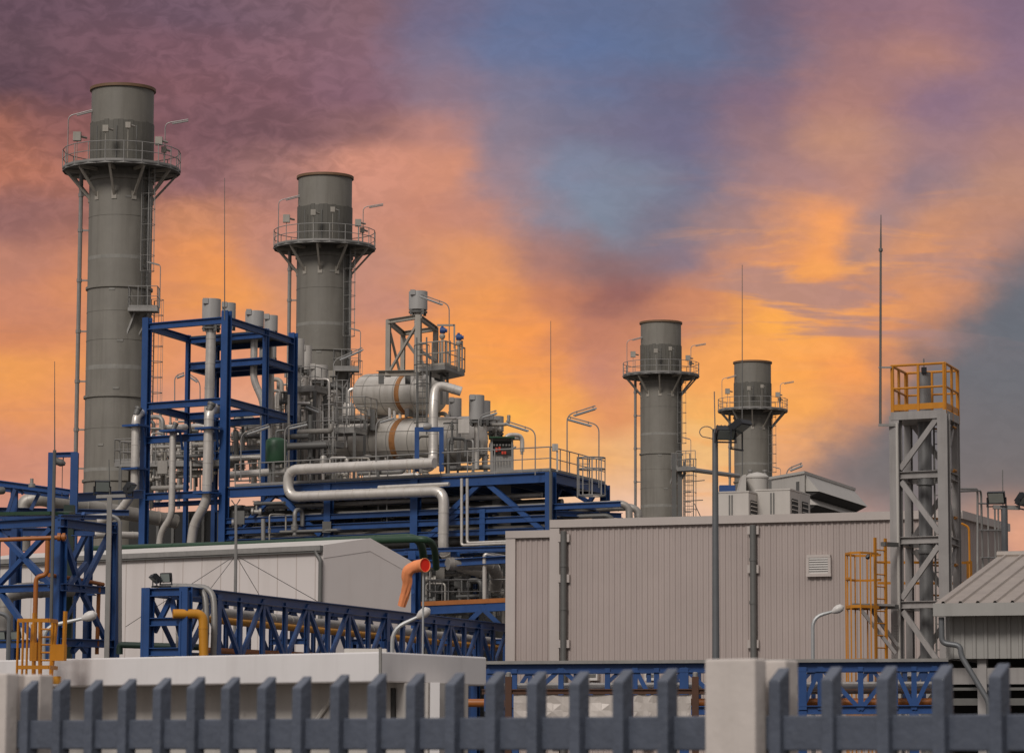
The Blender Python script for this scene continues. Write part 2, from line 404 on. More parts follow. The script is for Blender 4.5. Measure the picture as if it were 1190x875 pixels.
def fence_post(px, label, zt=2.03):
    c = fat(px); mb = MB(); w = .205
    poly = []
    for (x, y) in ((-w / 2, -.05), (w / 2, -.05), (w / 2, .02), (.03, .03), (.03, .12), (w / 2, .13), (w / 2, .21), (-w / 2, .21), (-w / 2, .13), (-.03, .12), (-.03, .03), (-w / 2, .02)):
        poly.append(c + dF * x + bF * y)
    mb.prism(poly, Z * zt)
    solo('fence_post', mb, CONC, label, 'fence post', 'concrete fence posts', bevel=.008)
fence_post(858, 'pale concrete fence post in the middle of the picket fence')
fence_post(-4, 'concrete fence post cut by the frame edge at the narrow end of the fence')

# ------------------------------------------------------------------ guardhouse
gY, gl, gr = 40.0, 44.2, 42.0
G0 = P(440, HOR, gY); GL = P(-70, HOR, 44.2 + .75); GR = P(565, HOR, gr)
zt = P(440, 757, gY).z; zb = P(440, 792, gY).z
g2 = lambda p: V((p.x, p.y, 0))
A0, A1, A2 = g2(GL), g2(G0), g2(GR); A3 = A2 + (A0 - A1)
cen = (A0 + A1 + A2 + A3) / 4
t = T('guardhouse', 'low flat-roofed guardhouse with a broad off white fascia behind the picket fence', 'building', cen)
MB().prism([p + Z * zb for p in (A0, A1, A2, A3)], Z * (zt - zb)).build('roof', GUARD, t, bevel=.02)
wx = lambda px: V((lambda p: (p.x, p.y, 0))(VP(-70, 44.95, 440, 40, -.55).at(px, 850)))
W1 = wx(497); W0 = wx(-60)
bk = (A2 - A1).normalized() * .9
MB().prism([W0, W1, W1 + bk, W0 + bk], Z * (zb - .003)).build('wall', STAINW, t)
MB().bar(W1 + V((.09, -.04, 0)), W1 + V((.09, -.04, zb)), .12, .12).build('column', GUARD, t)
cl = VP(-70, 44.95, 440, 40, -.52)
MB().tube([cl.at(457, 799), cl.at(457, 850)], .035, 6).build('conduit', DARK, t)
MB().tube([cl.at(385, 812), cl.at(362, 845)], .03, 6).build('stay', HOUSE, t)
MB().tube(fillet([P(442, 752, 39.9), P(442, 790, 39.9)], .1), .02, 6).build('drain', GALV, t)
rb = P(425, 752, 42); MB().box(V((rb.x, rb.y, zt + .05)), .55, .3, .1).build('roof_hatch', HOUSE, t)
# yellow roof ladder on the guardhouse
yl = T('roof_ladder', 'small yellow caged ladder hooked over the guardhouse roof edge', 'ladder', P(48, 795, 43.2))
RP = VP(0, 43.4, 440, 39.3)
def rp(px, py, off=0): return RP.at(px, py) + V((.0, off, 0))
mb = MB()
for (x0, y0, x1, y1) in ((40, 712, 39, 795), (47, 720, 46.5, 795), (62, 720, 59, 795), (76, 710, 74, 762)): mb.bar(rp(x0, y0), rp(x1, y1), .04, .04)
mb.bar(rp(36, 757), rp(44, 757), .05, .25); mb.bar(rp(62, 758), rp(76, 758), .05, .22); mb.build('stringer', YELLOW, yl)
mb = MB()
for y in range(722, 795, 9): mb.tube([rp(47, y), rp(61, y)], .013, 5)
mb.build('rung', YELLOW, yl)
mb = MB()
for y in (722, 776):
    a = rp(26, y, -.35); mb.bar(rp(27, y, 0), a, .03, .04); mb.bar(a, rp(62, y, -.4), .03, .05); mb.bar(rp(62, y, -.4), rp(66, y, 0), .03, .05)
for x in (25, 31, 36): mb.bar(rp(x + 1, 722, -.36), rp(x - 1, 795, -.36), .022, .022)
mb.bar(rp(66, 722), rp(61, 775), .03, .03); mb.bar(rp(38, 725), rp(36, 757), .03, .03)
mb.build('safety_cage', YELLOW, yl)
mb = MB(); mb.box(rp(44, 791), .14, .12, .1); mb.box(rp(64, 790), .14, .12, .1); mb.tube([rp(44, 791), rp(64, 791)], .02, 6); mb.build('clamp', YPIPE, yl)

# ------------------------------------------------------------------ street lamps
def street_lamp(px, ytop, xe, ye, Y, label, pm=LPOLE, head=True):
    b = P(px, ytop, Y); b0 = V((b.x, b.y, 0)); t = T('street_lamp', label, 'street lamp', b0, 'slender yard lamps')
    e = P(xe, ye, Y)
    MB().tube(fillet([b0, b + Z * .1, e], .25), [.06] + [.04] * 6 + [.028], 8).build('pole', pm, t)
    d = (e - b).normalized(); hd = MB()
    hd.lathe(e - d * .06, e + d, [(0, .02), (.03, .045), (.1, .085), (.18, .098), (.26, .082), (.31, .02)], 14)
    hd.build('lamp_head', WHITE, t)
    return t
street_lamp(51, 735, 98, 718, 60, 'grey yard lamp reaching out past the yellow roof ladder', LPOLE)
street_lamp(456, 737, 487, 716, 60, 'grey yard lamp with white head beneath the orange windsock', LPOLE)
street_lamp(944.5, 722, 969, 710, 72, 'grey yard lamp with white head before the taupe hall wall beside the yellow cage', LPOLE)
street_lamp(10.5, 722, -4, 711, 60, 'dark yard lamp cut off by the frame edge', POLE)

# ------------------------------------------------------------------ windsock
Y = 58
b = P(492, 664, Y); b0 = V((b.x, b.y, 0))
ws = T('windsock', 'drooping orange windsock with a red mouth on a thin grey pole', 'windsock', b0)
MB().tube([b0, b + Z * .06], .019, 8).build('pole', LPOLE, ws)
c0 = P(486, 658, Y); pts = [P(494, 657, Y) + V((0, -.12, 0)), P(487, 657.2, Y), P(480, 659, Y), P(475, 662, Y), P(472.5, 668, Y + .03), P(473.5, 676, Y + .08), P(470.5, 689, Y + .15), P(466.5, 704.5, Y + .2)]
rad = [.135, .13, .12, .11, .095, .088, .08, .062]
fp_ = fillet(pts, .06, 2); nn = len(fp_); mb = MB(); vs = []; seg = 28
cum = [0]
for p, q in zip(fp_[:-1], fp_[1:]): cum.append(cum[-1] + (q - p).length)
a_ = None
for i in range(nn):
    tg = (fp_[min(i + 1, nn - 1)] - fp_[max(i - 1, 0)]).normalized()
    if a_ is None: a_ = tg.cross(Z).normalized()
    a_ = (a_ - tg * a_.dot(tg)).normalized(); b_ = tg.cross(a_); u_ = cum[i] / cum[-1]
    r_ = .127 - .066 * u_ ** .8; fold = min(1, max(0, (u_ - .22) * 2.2))
    for k in range(seg):
        th = 2 * math.pi * k / seg
        rr = r_ * (1 + fold * (.17 * math.sin(3 * th + 5 * u_) + .10 * math.sin(7 * th - 9 * u_)) + .03 * math.sin(40 * u_))
        vs.append(fp_[i] + a_ * math.cos(th) * rr * (1 - .25 * fold) + b_ * math.sin(th) * rr * (1 + .1 * fold))
mb.add(vs, [(i * seg + k, i * seg + (k + 1) % seg, (i + 1) * seg + (k + 1) % seg, (i + 1) * seg + k) for i in range(nn - 1) for k in range(seg)], True)
mb.build('sock', SOCK, ws)
dd = (pts[0] - pts[1]).normalized()
MB().lathe(pts[0] - dd * .12, pts[0], [(.0, 0.02), (.02, .10), (.115, .118)], 20).build('lining', SOCKIN, ws)
mb = MB(); mb.lathe(pts[0] - dd * .02, pts[0] + dd, [(0, .130), (.03, .130), (.03, .120), (0, .120)], 20); mb.build('hoop', SOCK, ws)

# ------------------------------------------------------------------ flood lights
def flood(parent, c, face, w=.45, h=.36, d=.13):
    face = V(face).normalized(); side = face.cross(Z).normalized(); u = side.cross(face).normalized(); c = V(c)
    mb = MB(); mb.bar(c - face * d / 2, c + face * d / 2, w, h, side)
    for k in range(5): x = -w * .4 + w * .2 * k; mb.bar(c - face * (d / 2 + .06) + side * x, c - face * (d / 2) + side * x, .02, h * .8, side)
    h1 = mb.build('lamp_head', BLACK, parent)
    MB().bar(c + face * (d / 2), c + face * (d / 2 + .006), w * .86, h * .84, side).build('glass', GLASS, h1)
    mb = MB(); mb.bar(c - side * (w / 2 + .02) - Z * h * .75, c - side * (w / 2 + .02), .03, .05); mb.bar(c + side * (w / 2 + .02) - Z * h * .75, c + side * (w / 2 + .02), .03, .05)
    mb.bar(c - side * (w / 2 + .035) - Z * h * .75, c + side * (w / 2 + .035) - Z * h * .75, .05, .03); mb.build('bracket', BLACK, h1)
Y = 66
b = P(831, 504, Y); b0 = V((b.x, b.y, 0))
fm = T('floodlight_mast', 'tall grey mast with black floodlights standing before the taupe hall', 'floodlight', b0)
MB().tube([b0, b0 + Z * 4, b + Z * .1], [.085, .075, .06], 10).build('pole', POLE, fm)
MB().tube([b, P(830, 455, Y)], .012, 5).build('lightning_rod', POLE, fm)
flood(fm, P(856, 499, Y - .1), V((.44, -.30, -.85)), .42, .56, .1)
flood(fm, P(843, 503, Y - .15), V((.12, -.75, -.65)), .40, .26, .16)
MB().bar(P(829, 508, Y), P(856, 506, Y), .07, .06).build('crossarm', BLACK, fm)
mb = MB(); pts = [P(829, 510, Y)] + [P(821 + 8 * math.cos(a), 502 + 6.5 * math.sin(a), Y - .1) for a in [2.2 + .45 * k for k in range(9)]] + [P(829, 500, Y)]
mb.tube(pts, .011, 5).build('cable', POLE, fm)

Y = 88
b = P(127.5, 577, Y); b0 = V((b.x, b.y, 0))
fm = T('floodlight_mast', 'square grey mast with two black floodlights in front of the blue pipe tower', 'floodlight', b0)
MB().bar(b0, b, .13, .13).build('pole', GALV, fm); MB().bar(P(112, 577, Y), P(146, 576, Y), .1, .09).build('crossarm', GALV, fm)
MB().tube([b, P(126.5, 534, Y)], .014, 5).build('lightning_rod', GALVD, fm)
flood(fm, P(119, 565, Y), V((.15, -.9, -.35)), .42, .32, .1); flood(fm, P(151, 567, Y), V((.8, -.2, -.62)), .42, .32, .1)

Y = 80
b = P(1167, 588, Y); b0 = V((b.x, b.y, 0))
fm = T('floodlight_mast', 'grey mast with two black floodlights rising behind the shed roof', 'floodlight', b0)
MB().tube([b0, b], .085, 10).build('pole', POLE, fm); MB().bar(P(1154, 589, Y), P(1185, 590, Y), .12, .1).build('crossarm', GALV, fm)
MB().tube([P(1165.5, 588, Y), P(1165, 546, Y)], .012, 5).build('lightning_rod', GALVD, fm)
flood(fm, P(1158, 578, Y), V((-.35, -.85, -.4)), .44, .3, .1); flood(fm, P(1189, 580, Y), V((.7, -.4, -.6)), .5, .34, .1)

# ------------------------------------------------------------------ lightning rods
def rod(px, yt, yb, Y, label, r=.02, ym=None):
    b = P(px, yb, Y); b0 = V((b.x, b.y, 0 if ym is None else P(px, ym, Y).z)); t = T('lightning_mast', label, 'lightning mast', b0, 'thin lightning masts')
    MB().tube([b0, b], r * 2.6, 7).build('pole', GALVD, t)
    mb = MB(); mb.tube([b, P(px, yt, Y)], [r, r * .45], 5); mb.build('rod', GALVD, t); return t
rod(63.5, 420, 523, 86, 'thin lightning rod on a grey post beside the blue portal', .018)
rod(261, 207, 372, 159, 'needle thin lightning rod rising from the tall blue frame', .03, 372)
rod(640, 373, 548, 149.6, 'needle thin lightning rod at the corner of the blue deck', .03, 626)
rod(862.5, 308, 560, 118, 'thin lightning rod in front of the smallest chimney', .026)
Y = 96
b = P(274, 648, Y); b0 = V((b.x, b.y, 0))
gm = T('guyed_mast', 'thin grey mast held by four guy wires before the white building', 'mast', b0)
MB().tube([b0, P(274, 645, Y), P(274.5, 586, Y)], [.05, .05, .03], 7).build('pole', GALV, gm)
MB().tube([P(269, 581, Y), P(274, 588, Y), P(279, 580, Y)], .02, 5).build('tip', GALVD, gm)
for (x, y, yy) in ((146, 728, Y + 3), (240, 690, Y + 5), (303, 694, Y + 5), (375, 702, Y + 3)): MB().tube([P(274, 645, Y), P(x, y, yy)], .011, 4).build('guy_wire', WIRE, gm)

# ------------------------------------------------------------------ taupe clad hall
HF = VP(640, 105, 1115, 100)
HS = VP(1115, 100, 1172, 105.8)
hz = P(1115, 594, 100).z
def corrugate(mb, a, b, z0, z1, n, pitch=.19, rib=.024, w=.07):
    a = V((a.x, a.y, 0)); b = V((b.x, b.y, 0)); d = (b - a); L = d.length; d.normalize(); k = int(L / pitch); pr = []
    for i in range(k):
        x = i * pitch + pitch * .5
        for (dx, o) in ((-w / 2 - .018, 0), (-w / 2, rib), (w / 2, rib), (w / 2 + .018, 0)): pr.append((x + dx, o))
    pr = [(0, 0)] + pr + [(L, 0)]
    vs = []
    for (x, o) in pr: p = a + d * x + n * o; vs += [p + Z * z0, p + Z * z1]
    mb.add(vs, [(2 * i, 2 * i + 2, 2 * i + 3, 2 * i + 1) for i in range(len(pr) - 1)])
    return mb
hA = g2(HF.at(640, 800)); hB = g2(P(1115, 800, 100)); hC = g2(P(1172, 800, 105.8)); hD = hA + (hC - hB) 
t = T('metal_clad_hall', 'large taupe hall of ribbed metal cladding with a stepped low end', 'building', (hA + hC) / 2)
hn = HF.n; hs = HS.n if HS.n.x > 0 else -HS.n
corrugate(MB(), hA, hB, 0, hz - .05, hn).build('wall', CLAD, t)
corrugate(MB(), hB, hC, 0, hz - .05, V((hC - hB).normalized().cross(Z))).build('wall', CLAD, t)
MB().prism([p - hn * .06 + Z * .0 for p in (hA, hB + (hA - hB).normalized() * .06, hC + (hA - hB).normalized() * .06, hD)], Z * (hz - .12)).build('core', CLAD, t)
mb = MB(); e = (hB - hA).normalized()
mb.bar(hA + hn * .06 + Z * (hz - .09), hB + hn * .06 + e * .1 + Z * (hz - .09), .16, .26); mb.build('parapet', CLADT, t)
mb = MB(); q = (hC - hB).normalized(); mb.bar(hB + q * .1 + e * .06 + Z * (hz - .095), hC + e * .06 + Z * (hz - .095), .16, .25); mb.build('parapet', CLADT, t)
MB().bar(hA + hn * .05 + e * .16, hA + hn * .05 + e * .16 + Z * (hz - .23), .34, .12, e).build('corner_trim', CLADT, t)
MB().bar(hB + hn * .045 - e * .1, hB + hn * .045 - e * .1 + Z * (hz - .23), .3, .13, e).build('corner_trim', CLADT, t)
# lower end block
lA = g2(HF.at(587, 800)); lz = HF.at(612, 617.5).z
corrugate(MB(), lA - hn * .1, hA - hn * .1, 0, lz - .05, hn).build('annex_wall', CLAD, t)
MB().prism([lA - hn * .2, hA - hn * .2, hD, hD + (lA - hA)], Z * (lz - .1)).build('annex_core', CLAD, t)
MB().bar(lA - hn * .04 + Z * (lz - .09), hA - hn * .04 - e * .003 + Z * (lz - .09), .16, .24).build('annex_parapet', CLADT, t)
MB().bar(lA - hn * .05 + e * .17, lA - hn * .05 + e * .17 + Z * (lz - .22), .34, .12, e).build('corner_trim', CLADT, t)
def downpipe(px, yt, yb, bys):
    pl = VP(640, 105, 1115, 100, .16); mb = MB(); a = pl.at(px, yt); b_ = g2(a) ; mb.tube([b_, a], .105, 10)
    for y in (yt + 40, yt + 90): c = pl.at(px, y); mb.tube([c - Z * .05, c + Z * .05], .12, 10)
    o = mb.build('downpipe', GALVD, t); pl2 = VP(640, 105, 1115, 100, .09)
    for y in bys: MB().bar(pl2.at(px - 6, y), pl2.at(px + 7, y), .1, .26).build('pipe_strap', CLADT, o)
downpipe(655, 617, 768, (625, 672, 748)); downpipe(875, 610, 770, (616, 661, 748))
pl = VP(640, 105, 1115, 100, .1); lv = MB()
c = pl.at(951.5, 657); 
for (dx, dz, w, h) in ((0, .3, .78, .09), (0, -.3, .82, .1), (-.36, 0, .09, .5), (.36, 0, .09, .5)): lv.bar(c + e * (dx - w / 2) + Z * dz, c + e * (dx + w / 2) + Z * dz, .12, h)
vf = lv.build('vent', CLADT, t); mb = MB()
for k in range(7): z = -.23 + k * .075; mb.bar(c - e * .31 + Z * z, c + e * .31 + Z * z, .09, .05)
mb.build('louvre', WHITE, vf)
for x in (690, 757, 648, 752):
    y = 785 if x not in (648, 752) else 863
    c = pl.at(x, y); lm = MB().box(c + hn * .05, .36, .22, .3, e).build('wall_lamp', WHITE, t); MB().box(c + hn * .17, .26, .02, .1, e).build('lens', GALVD, lm)
# guard rail and access ladder beside the hall end
mb = MB(); GRp = VP(1115, 93, 1172, 99)
ga = T('access_rails', 'pale tube guard rails of a stair behind the steel tower at the hall end', 'railing', g2(GRp.at(1140, 640)))
pa = [GRp.at(x, y) for x, y in ((1112, 568), (1136, 568), (1136, 655))]; mb.tube(fillet(pa, .2), .035, 6)
pa = [GRp.at(x, y) for x, y in ((1112, 571), (1140, 570), (1142, 655))]; mb.tube(fillet(pa, .2), .035, 6)
mb.build('handrail', GALV, ga); mb = MB()
for (x, y) in ((1148, 586), (1156, 588), (1160, 588)): mb.tube([GRp.at(x, y), g2(GRp.at(x, y))], .03, 6)
mb.build('post', GALV, ga); mb = MB()
for (x0, x1, y) in ((1138, 1168, 585), (1138, 1166, 616), (1140, 1166, 648)): mb.tube([GRp.at(x0, y), GRp.at(x1, y)], .03, 6)
mb.tube([GRp.at(1136, 655), g2(GRp.at(1136, 655))], .035, 6); mb.tube([GRp.at(1142, 655), g2(GRp.at(1142, 655))], .035, 6)
mb.build('rail', GALV, ga)
pts = fillet([P(1117, 608, 97), P(1126, 612, 97), P(1127, 660, 97), g2(P(1127, 660, 97))], .3)
solo('conduit', MB().tube(pts, .035, 6), YELLOW, 'thin yellow conduit bent over beside the corner of the taupe hall', 'conduit')

# ------------------------------------------------------------------ plant on the hall roof
rz = hz - .12
def roof_box(x0, x1, yt, Y, label, grille):
    a = P(x0, yt, Y); b_ = P(x1, yt, Y - (x1 - x0) * .012); base = V(((a.x + b_.x) / 2, (a.y + b_.y) / 2 + .5, rz))
    t = T('air_conditioner', label, 'air conditioner', base, 'cream rooftop air conditioners'); d = (g2(b_) - g2(a)).normalized(); n = V((-d.y, d.x, 0))
    q = [g2(a), g2(b_), g2(b_) + V((.45, 1.2, 0)), g2(a) + V((.45, 1.2, 0))]; h = a.z - rz
    MB().prism([p + Z * rz for p in q], Z * h).build('casing', HOUSE, t, bevel=.02)
    MB().prism([p + (p - (q[0] + q[2]) / 2) * .03 + Z * (rz + h + .002) for p in q], Z * .05).build('lid', HOUSE, t)
    L = (g2(b_) - g2(a)).length
    for f in grille:
        mb = MB()
        c = g2(a) + d * L * f - n * .012
        mb.bar(c + Z * (rz + .02), c + Z * (rz + h - .08), .05, .012, d); mb.build('seam', GALVD, t)
    mb = MB(); s2 = (q[2] - q[1]).normalized(); o = V((s2.y, -s2.x, 0)) * .012
    gf = MB().prism([q[1] + s2 * .2 + o + Z * (rz + h * .15), q[1] + s2 * .95 + o + Z * (rz + h * .15), q[1] + s2 * .95 + o + Z * (rz + h * .8), q[1] + s2 * .2 + o + Z * (rz + h * .8)], o).build('grille', DARK, t)
    for k in range(6): mb.bar(q[1] + s2 * .2 + o * 2.6 + Z * (rz + h * (.2 + .11 * k)), q[1] + s2 * .95 + o * 2.6 + Z * (rz + h * (.2 + .11 * k)), .02, .03)
    mb.build('slat', HOUSE, gf)
roof_box(833, 870, 573, 107, 'square cream air conditioner on the hall roof, next to the floodlight mast', (.4, .48))
roof_box(878, 918, 570.5, 107.5, 'larger cream air conditioner on the hall roof below the filter house', (.45, .53))
roof_box(917, 930, 573, 108.5, 'narrow cream unit with two dark grilles on the hall roof', ())
# turbine air intake filter house, standing behind the hall
Y = 140
FHl = P(893, 551, Y + 3.2); FHr = P(935, 550.5, Y); FHb = P(990, 588, Y + 14)
fz = FHr.z; a, b_ = g2(FHl), g2(FHr); d = (b_ - a).normalized(); s2 = V((.34, .94, 0)).normalized()
L2 = 9.3; c_ = b_ + s2 * L2; d_ = a + s2 * L2
t = T('filter_house', 'big cream air intake filter house with sloping weather hoods beyond the hall roof', 'filter house', (a + c_) / 2)
MB().prism([p + Z * 6 for p in (a, b_, c_, d_)], Z * (fz - 6)).build('casing', HOUSE, t)
MB().prism([p + (p - (a + c_) / 2) * .02 + Z * (fz + .003) for p in (a, b_, c_, d_)], Z * .12).build('roof', HOUSE, t)
for p in (a + V((.4, .4, 0)), b_ + V((-.4, .4, 0)), c_ + V((-.6, -.4, 0)), d_ + V((.4, -.4, 0))): MB().bar(p, p + Z * 6, .4, .4).build('leg', GALVD, t)
MB().bar(b_ - d * .65 + V((0, -.03, 6.2)), b_ - d * .65 + V((0, -.03, fz - .3)), .25, .05, d).build('seam', GALVD, t)
out = V((s2.y, -s2.x, 0))
for (z, dep, dz) in ((fz - .04, .62, .74), (fz - .95, .5, .42)):
    p0 = b_ + s2 * .15 + out * .01; p1 = b_ + s2 * (L2 - .1) + out * .01
    lip = p0 + out * dep + Z * (z - dz); inn = p0 + Z * (z - dz + .02)
    h1 = MB().prism([p0 + Z * z, lip, inn], p1 - p0).build('weather_hood', HOUSE, t)
    o_ = (p1 - p0).normalized() * .06
    MB().prism([lip - out * .05 + o_ - Z * .012, inn + out * .02 + o_ - Z * .012, inn + out * .02 + o_ - Z * .3, ], p1 - p0 - o_ * 2).build('filter_shade', DARK, h1)  # dark underside sheet: filter openings with the hood's shade painted in
# vessel and lean-to behind the air conditioners
Y = 118
c = P(880, 556, Y); r = 13 * Y / F
t = T('roof_vessel', 'round cream vessel with a domed lid behind the air conditioners', 'vessel', V((c.x, c.y, rz)))
MB().lathe(V((c.x, c.y, rz)), Z, [(0, 0), (0, r), (c.z - rz, r), (c.z - rz, r * 1.06), (c.z - rz + .06, r * 1.06), (c.z - rz + .16, r * .8), (c.z - rz + .22, r * .3), (c.z - rz + .24, 0.01)], 24).build('body', HOUSE, t)
for dx in (-15, 15): q = P(880 + dx, 560, Y - .2); MB().bar(V((q.x, q.y, rz)), q + Z * .1, .1, .1).build('post', GALVD, t)
MB().lathe(P(872, 551, Y), P(872, 540, Y), [(0, .06), (.08, .06), (.1, .1), (.16, .1), (.17, .02)], 10).build('cap', GALV, t)
MB().lathe(P(889, 551, Y), P(889, 540, Y), [(0, .06), (.08, .06), (.1, .1), (.16, .1), (.17, .02)], 10).build('cap', GALV, t)
mb = MB(); q = [P(851, 598, Y - 1), P(867, 598, Y - 1), P(867, 551, Y - 1), P(863, 552, Y - 1)]; mb.prism(q, V((0, 1.5, 0)))
solo('end_gusset', mb, HOUSE, 'cream sloping duct end between the mast floodlights and the round vessel', 'duct')
mb = MB().box(P(845, 568, 122) , .6, .5, .25); solo('valve_box', mb, VALVE, 'small blue box peeping over the first air conditioner', 'box')
# pipe bridge from the third chimney
pb = T('catwalk', 'thin grey catwalk between the two distant chimneys above the hall', 'catwalk', g2(P(790, 545, 215)))
Y = 215
MB().bar(P(786, 546, Y), P(808, 545, Y), 1.2, .25).build('deck', GALV, pb); MB().tube([P(805, 546, Y), P(858, 553, Y + 15)], .16, 8).build('pipe', GALV, pb)
for x in (783, 790): MB().bar(P(x, 527, Y), g2(P(x, 527, Y)), .3, .3).build('post', GALVD, pb)
railing(MB(), [P(786, 545, Y - .6), P(808, 544, Y - .6)], 1.2, .6).build('railing', GALV, pb)
MB().bar(P(788, 562, Y), P(797, 549, Y), .15, .15).build('strut', GALVD, pb)
tw = T('ladder_tower', 'thin caged ladder tower with two landings beside the third chimney', 'ladder', g2(P(801, 540, 230))); Y = 230
q0 = P(801, 612, Y); q1 = P(801, 534, Y)
ladder(MB(), q0, q1, V((1, 0, 0)), .6, .35, .035, .02).build('ladder', GALVD, tw); cage(MB(), q0, q1, V((1, 0, 0)), V((.3, -1, 0)), .45, 1.0).build('safety_cage', GALVD, tw)
mb = MB(); mb.bar(P(797, 560, Y), P(819, 558, Y), .1, .06); mb.bar(P(797, 582, Y), P(817, 581, Y), .1, .06); mb.bar(P(807, 585, Y), P(814, 600, Y), .1, .06); mb.build('landing', GALVD, tw)
mb = MB(); mb.tube([g2(q0), q0], .1, 6); mb.build('post', GALVD, tw)

# ------------------------------------------------------------------ steel tower with duct
Y = 75
tw = T('steel_tower', 'grey braced steel tower with a yellow railed top around a round duct', 'tower', g2(P(1076, 800, 75.5)))
TL, TR, TLb, TRb = (1041.5, 75.4), (1097.5, 74.8), (1056, 76.7), (1111, 76.2)
ax = (g2(P(1097.5, 700, 74.8)) - g2(P(1041.5, 700, 75.4))).normalized(); bx = V((-ax.y, ax.x, 0))
zt = P(1097, 476, 74.8).z
legs = []
for (x, Yy) in (TL, TR, TLb, TRb):
    b0 = g2(P(x, 560, Yy)); legs.append(b0)
    lw = .25 if Yy < 76 else .17; MB().ibeam(b0, b0 + Z * (zt - .1), lw, lw * .85, ax, .02).build('leg', TOWER, tw)
    MB().box(b0 + Z * .02, .5, .5, .04, ax).build('base_plate', TOWER, tw)
fl, fr, bl, br = legs
lev = [P(1060, y, 75).z for y in (479, 551, 627, 702, 781, 850)]
for i, z in enumerate(lev[1:5]):
    for (p, q) in ((fl, fr), (bl, br), (fl, bl), (fr, br)):
        MB().ibeam(p + Z * z, q + Z * z, .15, .17, None, .016).build('beam', TOWER, tw)
for i in range(5):
    z1, z0 = lev[i] - .15, lev[i + 1] + .15
    prs = ((fl, fr), (bl, br), (bl, fl), (br, fr))
    for j, (p, q) in enumerate(prs):
        if i % 2 != j % 2: p, q = q, p
        if j == 2: continue
        a = p + (q - p) * .1 + Z * z0; b_ = p + (q - p) * .88 + Z * z1
        MB().bar(a - bx * .03, b_ - bx * .03, .07, .125).build('brace', TOWER, tw)
plt = MB(); c = (fl + br) / 2
plt.prism([p + (p - c).normalized() * .14 + Z * (zt - .2) for p in (fl, fr, br, bl)], Z * .19); pl_ = plt.build('platform', TOWER, tw)
mb = MB()
cs = [p + (p - c).normalized() * .1 + Z * zt for p in (fl, fr, br, bl)]; cs.append(cs[0])
for p, q in zip(cs[:-1], cs[1:]):
    mb.bar(p + Z * .1, q + Z * .1, .02, .14); mb.tube([p + Z * .55, q + Z * .55], .028, 6); mb.tube([p + Z * 1.1, q + Z * 1.1], .033, 6)
    for f in (0.02, .5, .98): r_ = p + (q - p) * f; mb.bar(r_ - Z * .2, r_ + Z * 1.09, .055, .05, ax)
mb.build('railing', YELLOW, pl_)
dc = c + ax * -.03
mb = MB(); prof = [(0, .165)]
for y in (780, 702, 640, 628, 560):
    z = P(1075, y, 75.5).z; prof += [(z - .06, .165), (z - .05, .205), (z + .05, .205), (z + .06, .165)]
prof = sorted(prof, key=lambda p: p[0]); prof += [(P(1075, 431, 75.5).z, .165)]
mb.lathe(dc, Z + dc * 0, prof, 24) if False else mb.lathe(dc, dc + Z, prof, 24)
du = mb.build('duct', DUCT, tw)
MB().tube([dc + Z * (P(1075, 431, 75.5).z), dc + Z * P(1075, 415, 75.5).z], .016, 5).build('lightning_rod', GALVD, du)
MB().box(dc + Z * (P(1075, 431, 75.5).z) + V((-.02, -.18, .03)), .12, .1, .14).build('lamp', BLACK, du)
q0 = c + ax * .33 + bx * .2; ld = ladder(MB(), q0 + Z * .3, q0 + Z * (zt - .1), ax, .4, .3, .02, .012).build('ladder', GALV, tw)
mb = MB()
for y in (495, 545, 600, 655, 690): 
    z = P(1080, y, 75.5).z; mb.tube([q0 + ax * (.3 * math.cos(a)) + bx * (.5 * math.sin(a)) + Z * z for a in [math.pi * k / 6 for k in range(7)]], .025, 5)
mb.build('safety_cage', YELLOW, ld)
MB().tube([fl - bx * .16 + ax * .1 + Z * .3, fl - bx * .16 + ax * .1 + Z * P(1044, 490, 75).z], .035, 7).build('conduit', HOUSE, tw)
mb = MB()
for k in range(12): mb.tube([P(1040 + 3.2 * (k % 2), 727 + 3.2 * (k // 2), 75.2), P(1040 + 3.2 * (k % 2), 727 + 3.2 * (k // 2), 75.12)], .016, 6)
mb.build('bolt', GALVD, tw)
# lightning mast bracketed to the tower
lm = T('lightning_mast', 'long pale lightning rod on brackets at the top of the steel tower', 'lightning mast', P(1023, 494, 75.3), 'thin lightning masts'); Yq = 75.3
MB().tube([P(1023, 494, Yq), P(1023.5, 290, Yq), P(1023.8, 250, Yq)], [.032, .026, .01], 6).build('pole', GALVD, lm)
mb = MB(); mb.bar(P(1021, 494, Yq), P(1041, 494, Yq), .06, .06); mb.bar(P(1021, 427, Yq), P(1036, 427, Yq), .04, .04); mb.build('bracket', GALV, lm)
MB().lathe(P(1023.5, 293, Yq), P(1023.5, 280, Yq), [(0, .03), (.02, .05), (.08, .05), (.1, .02)], 8).build('collar', GALVD, lm)

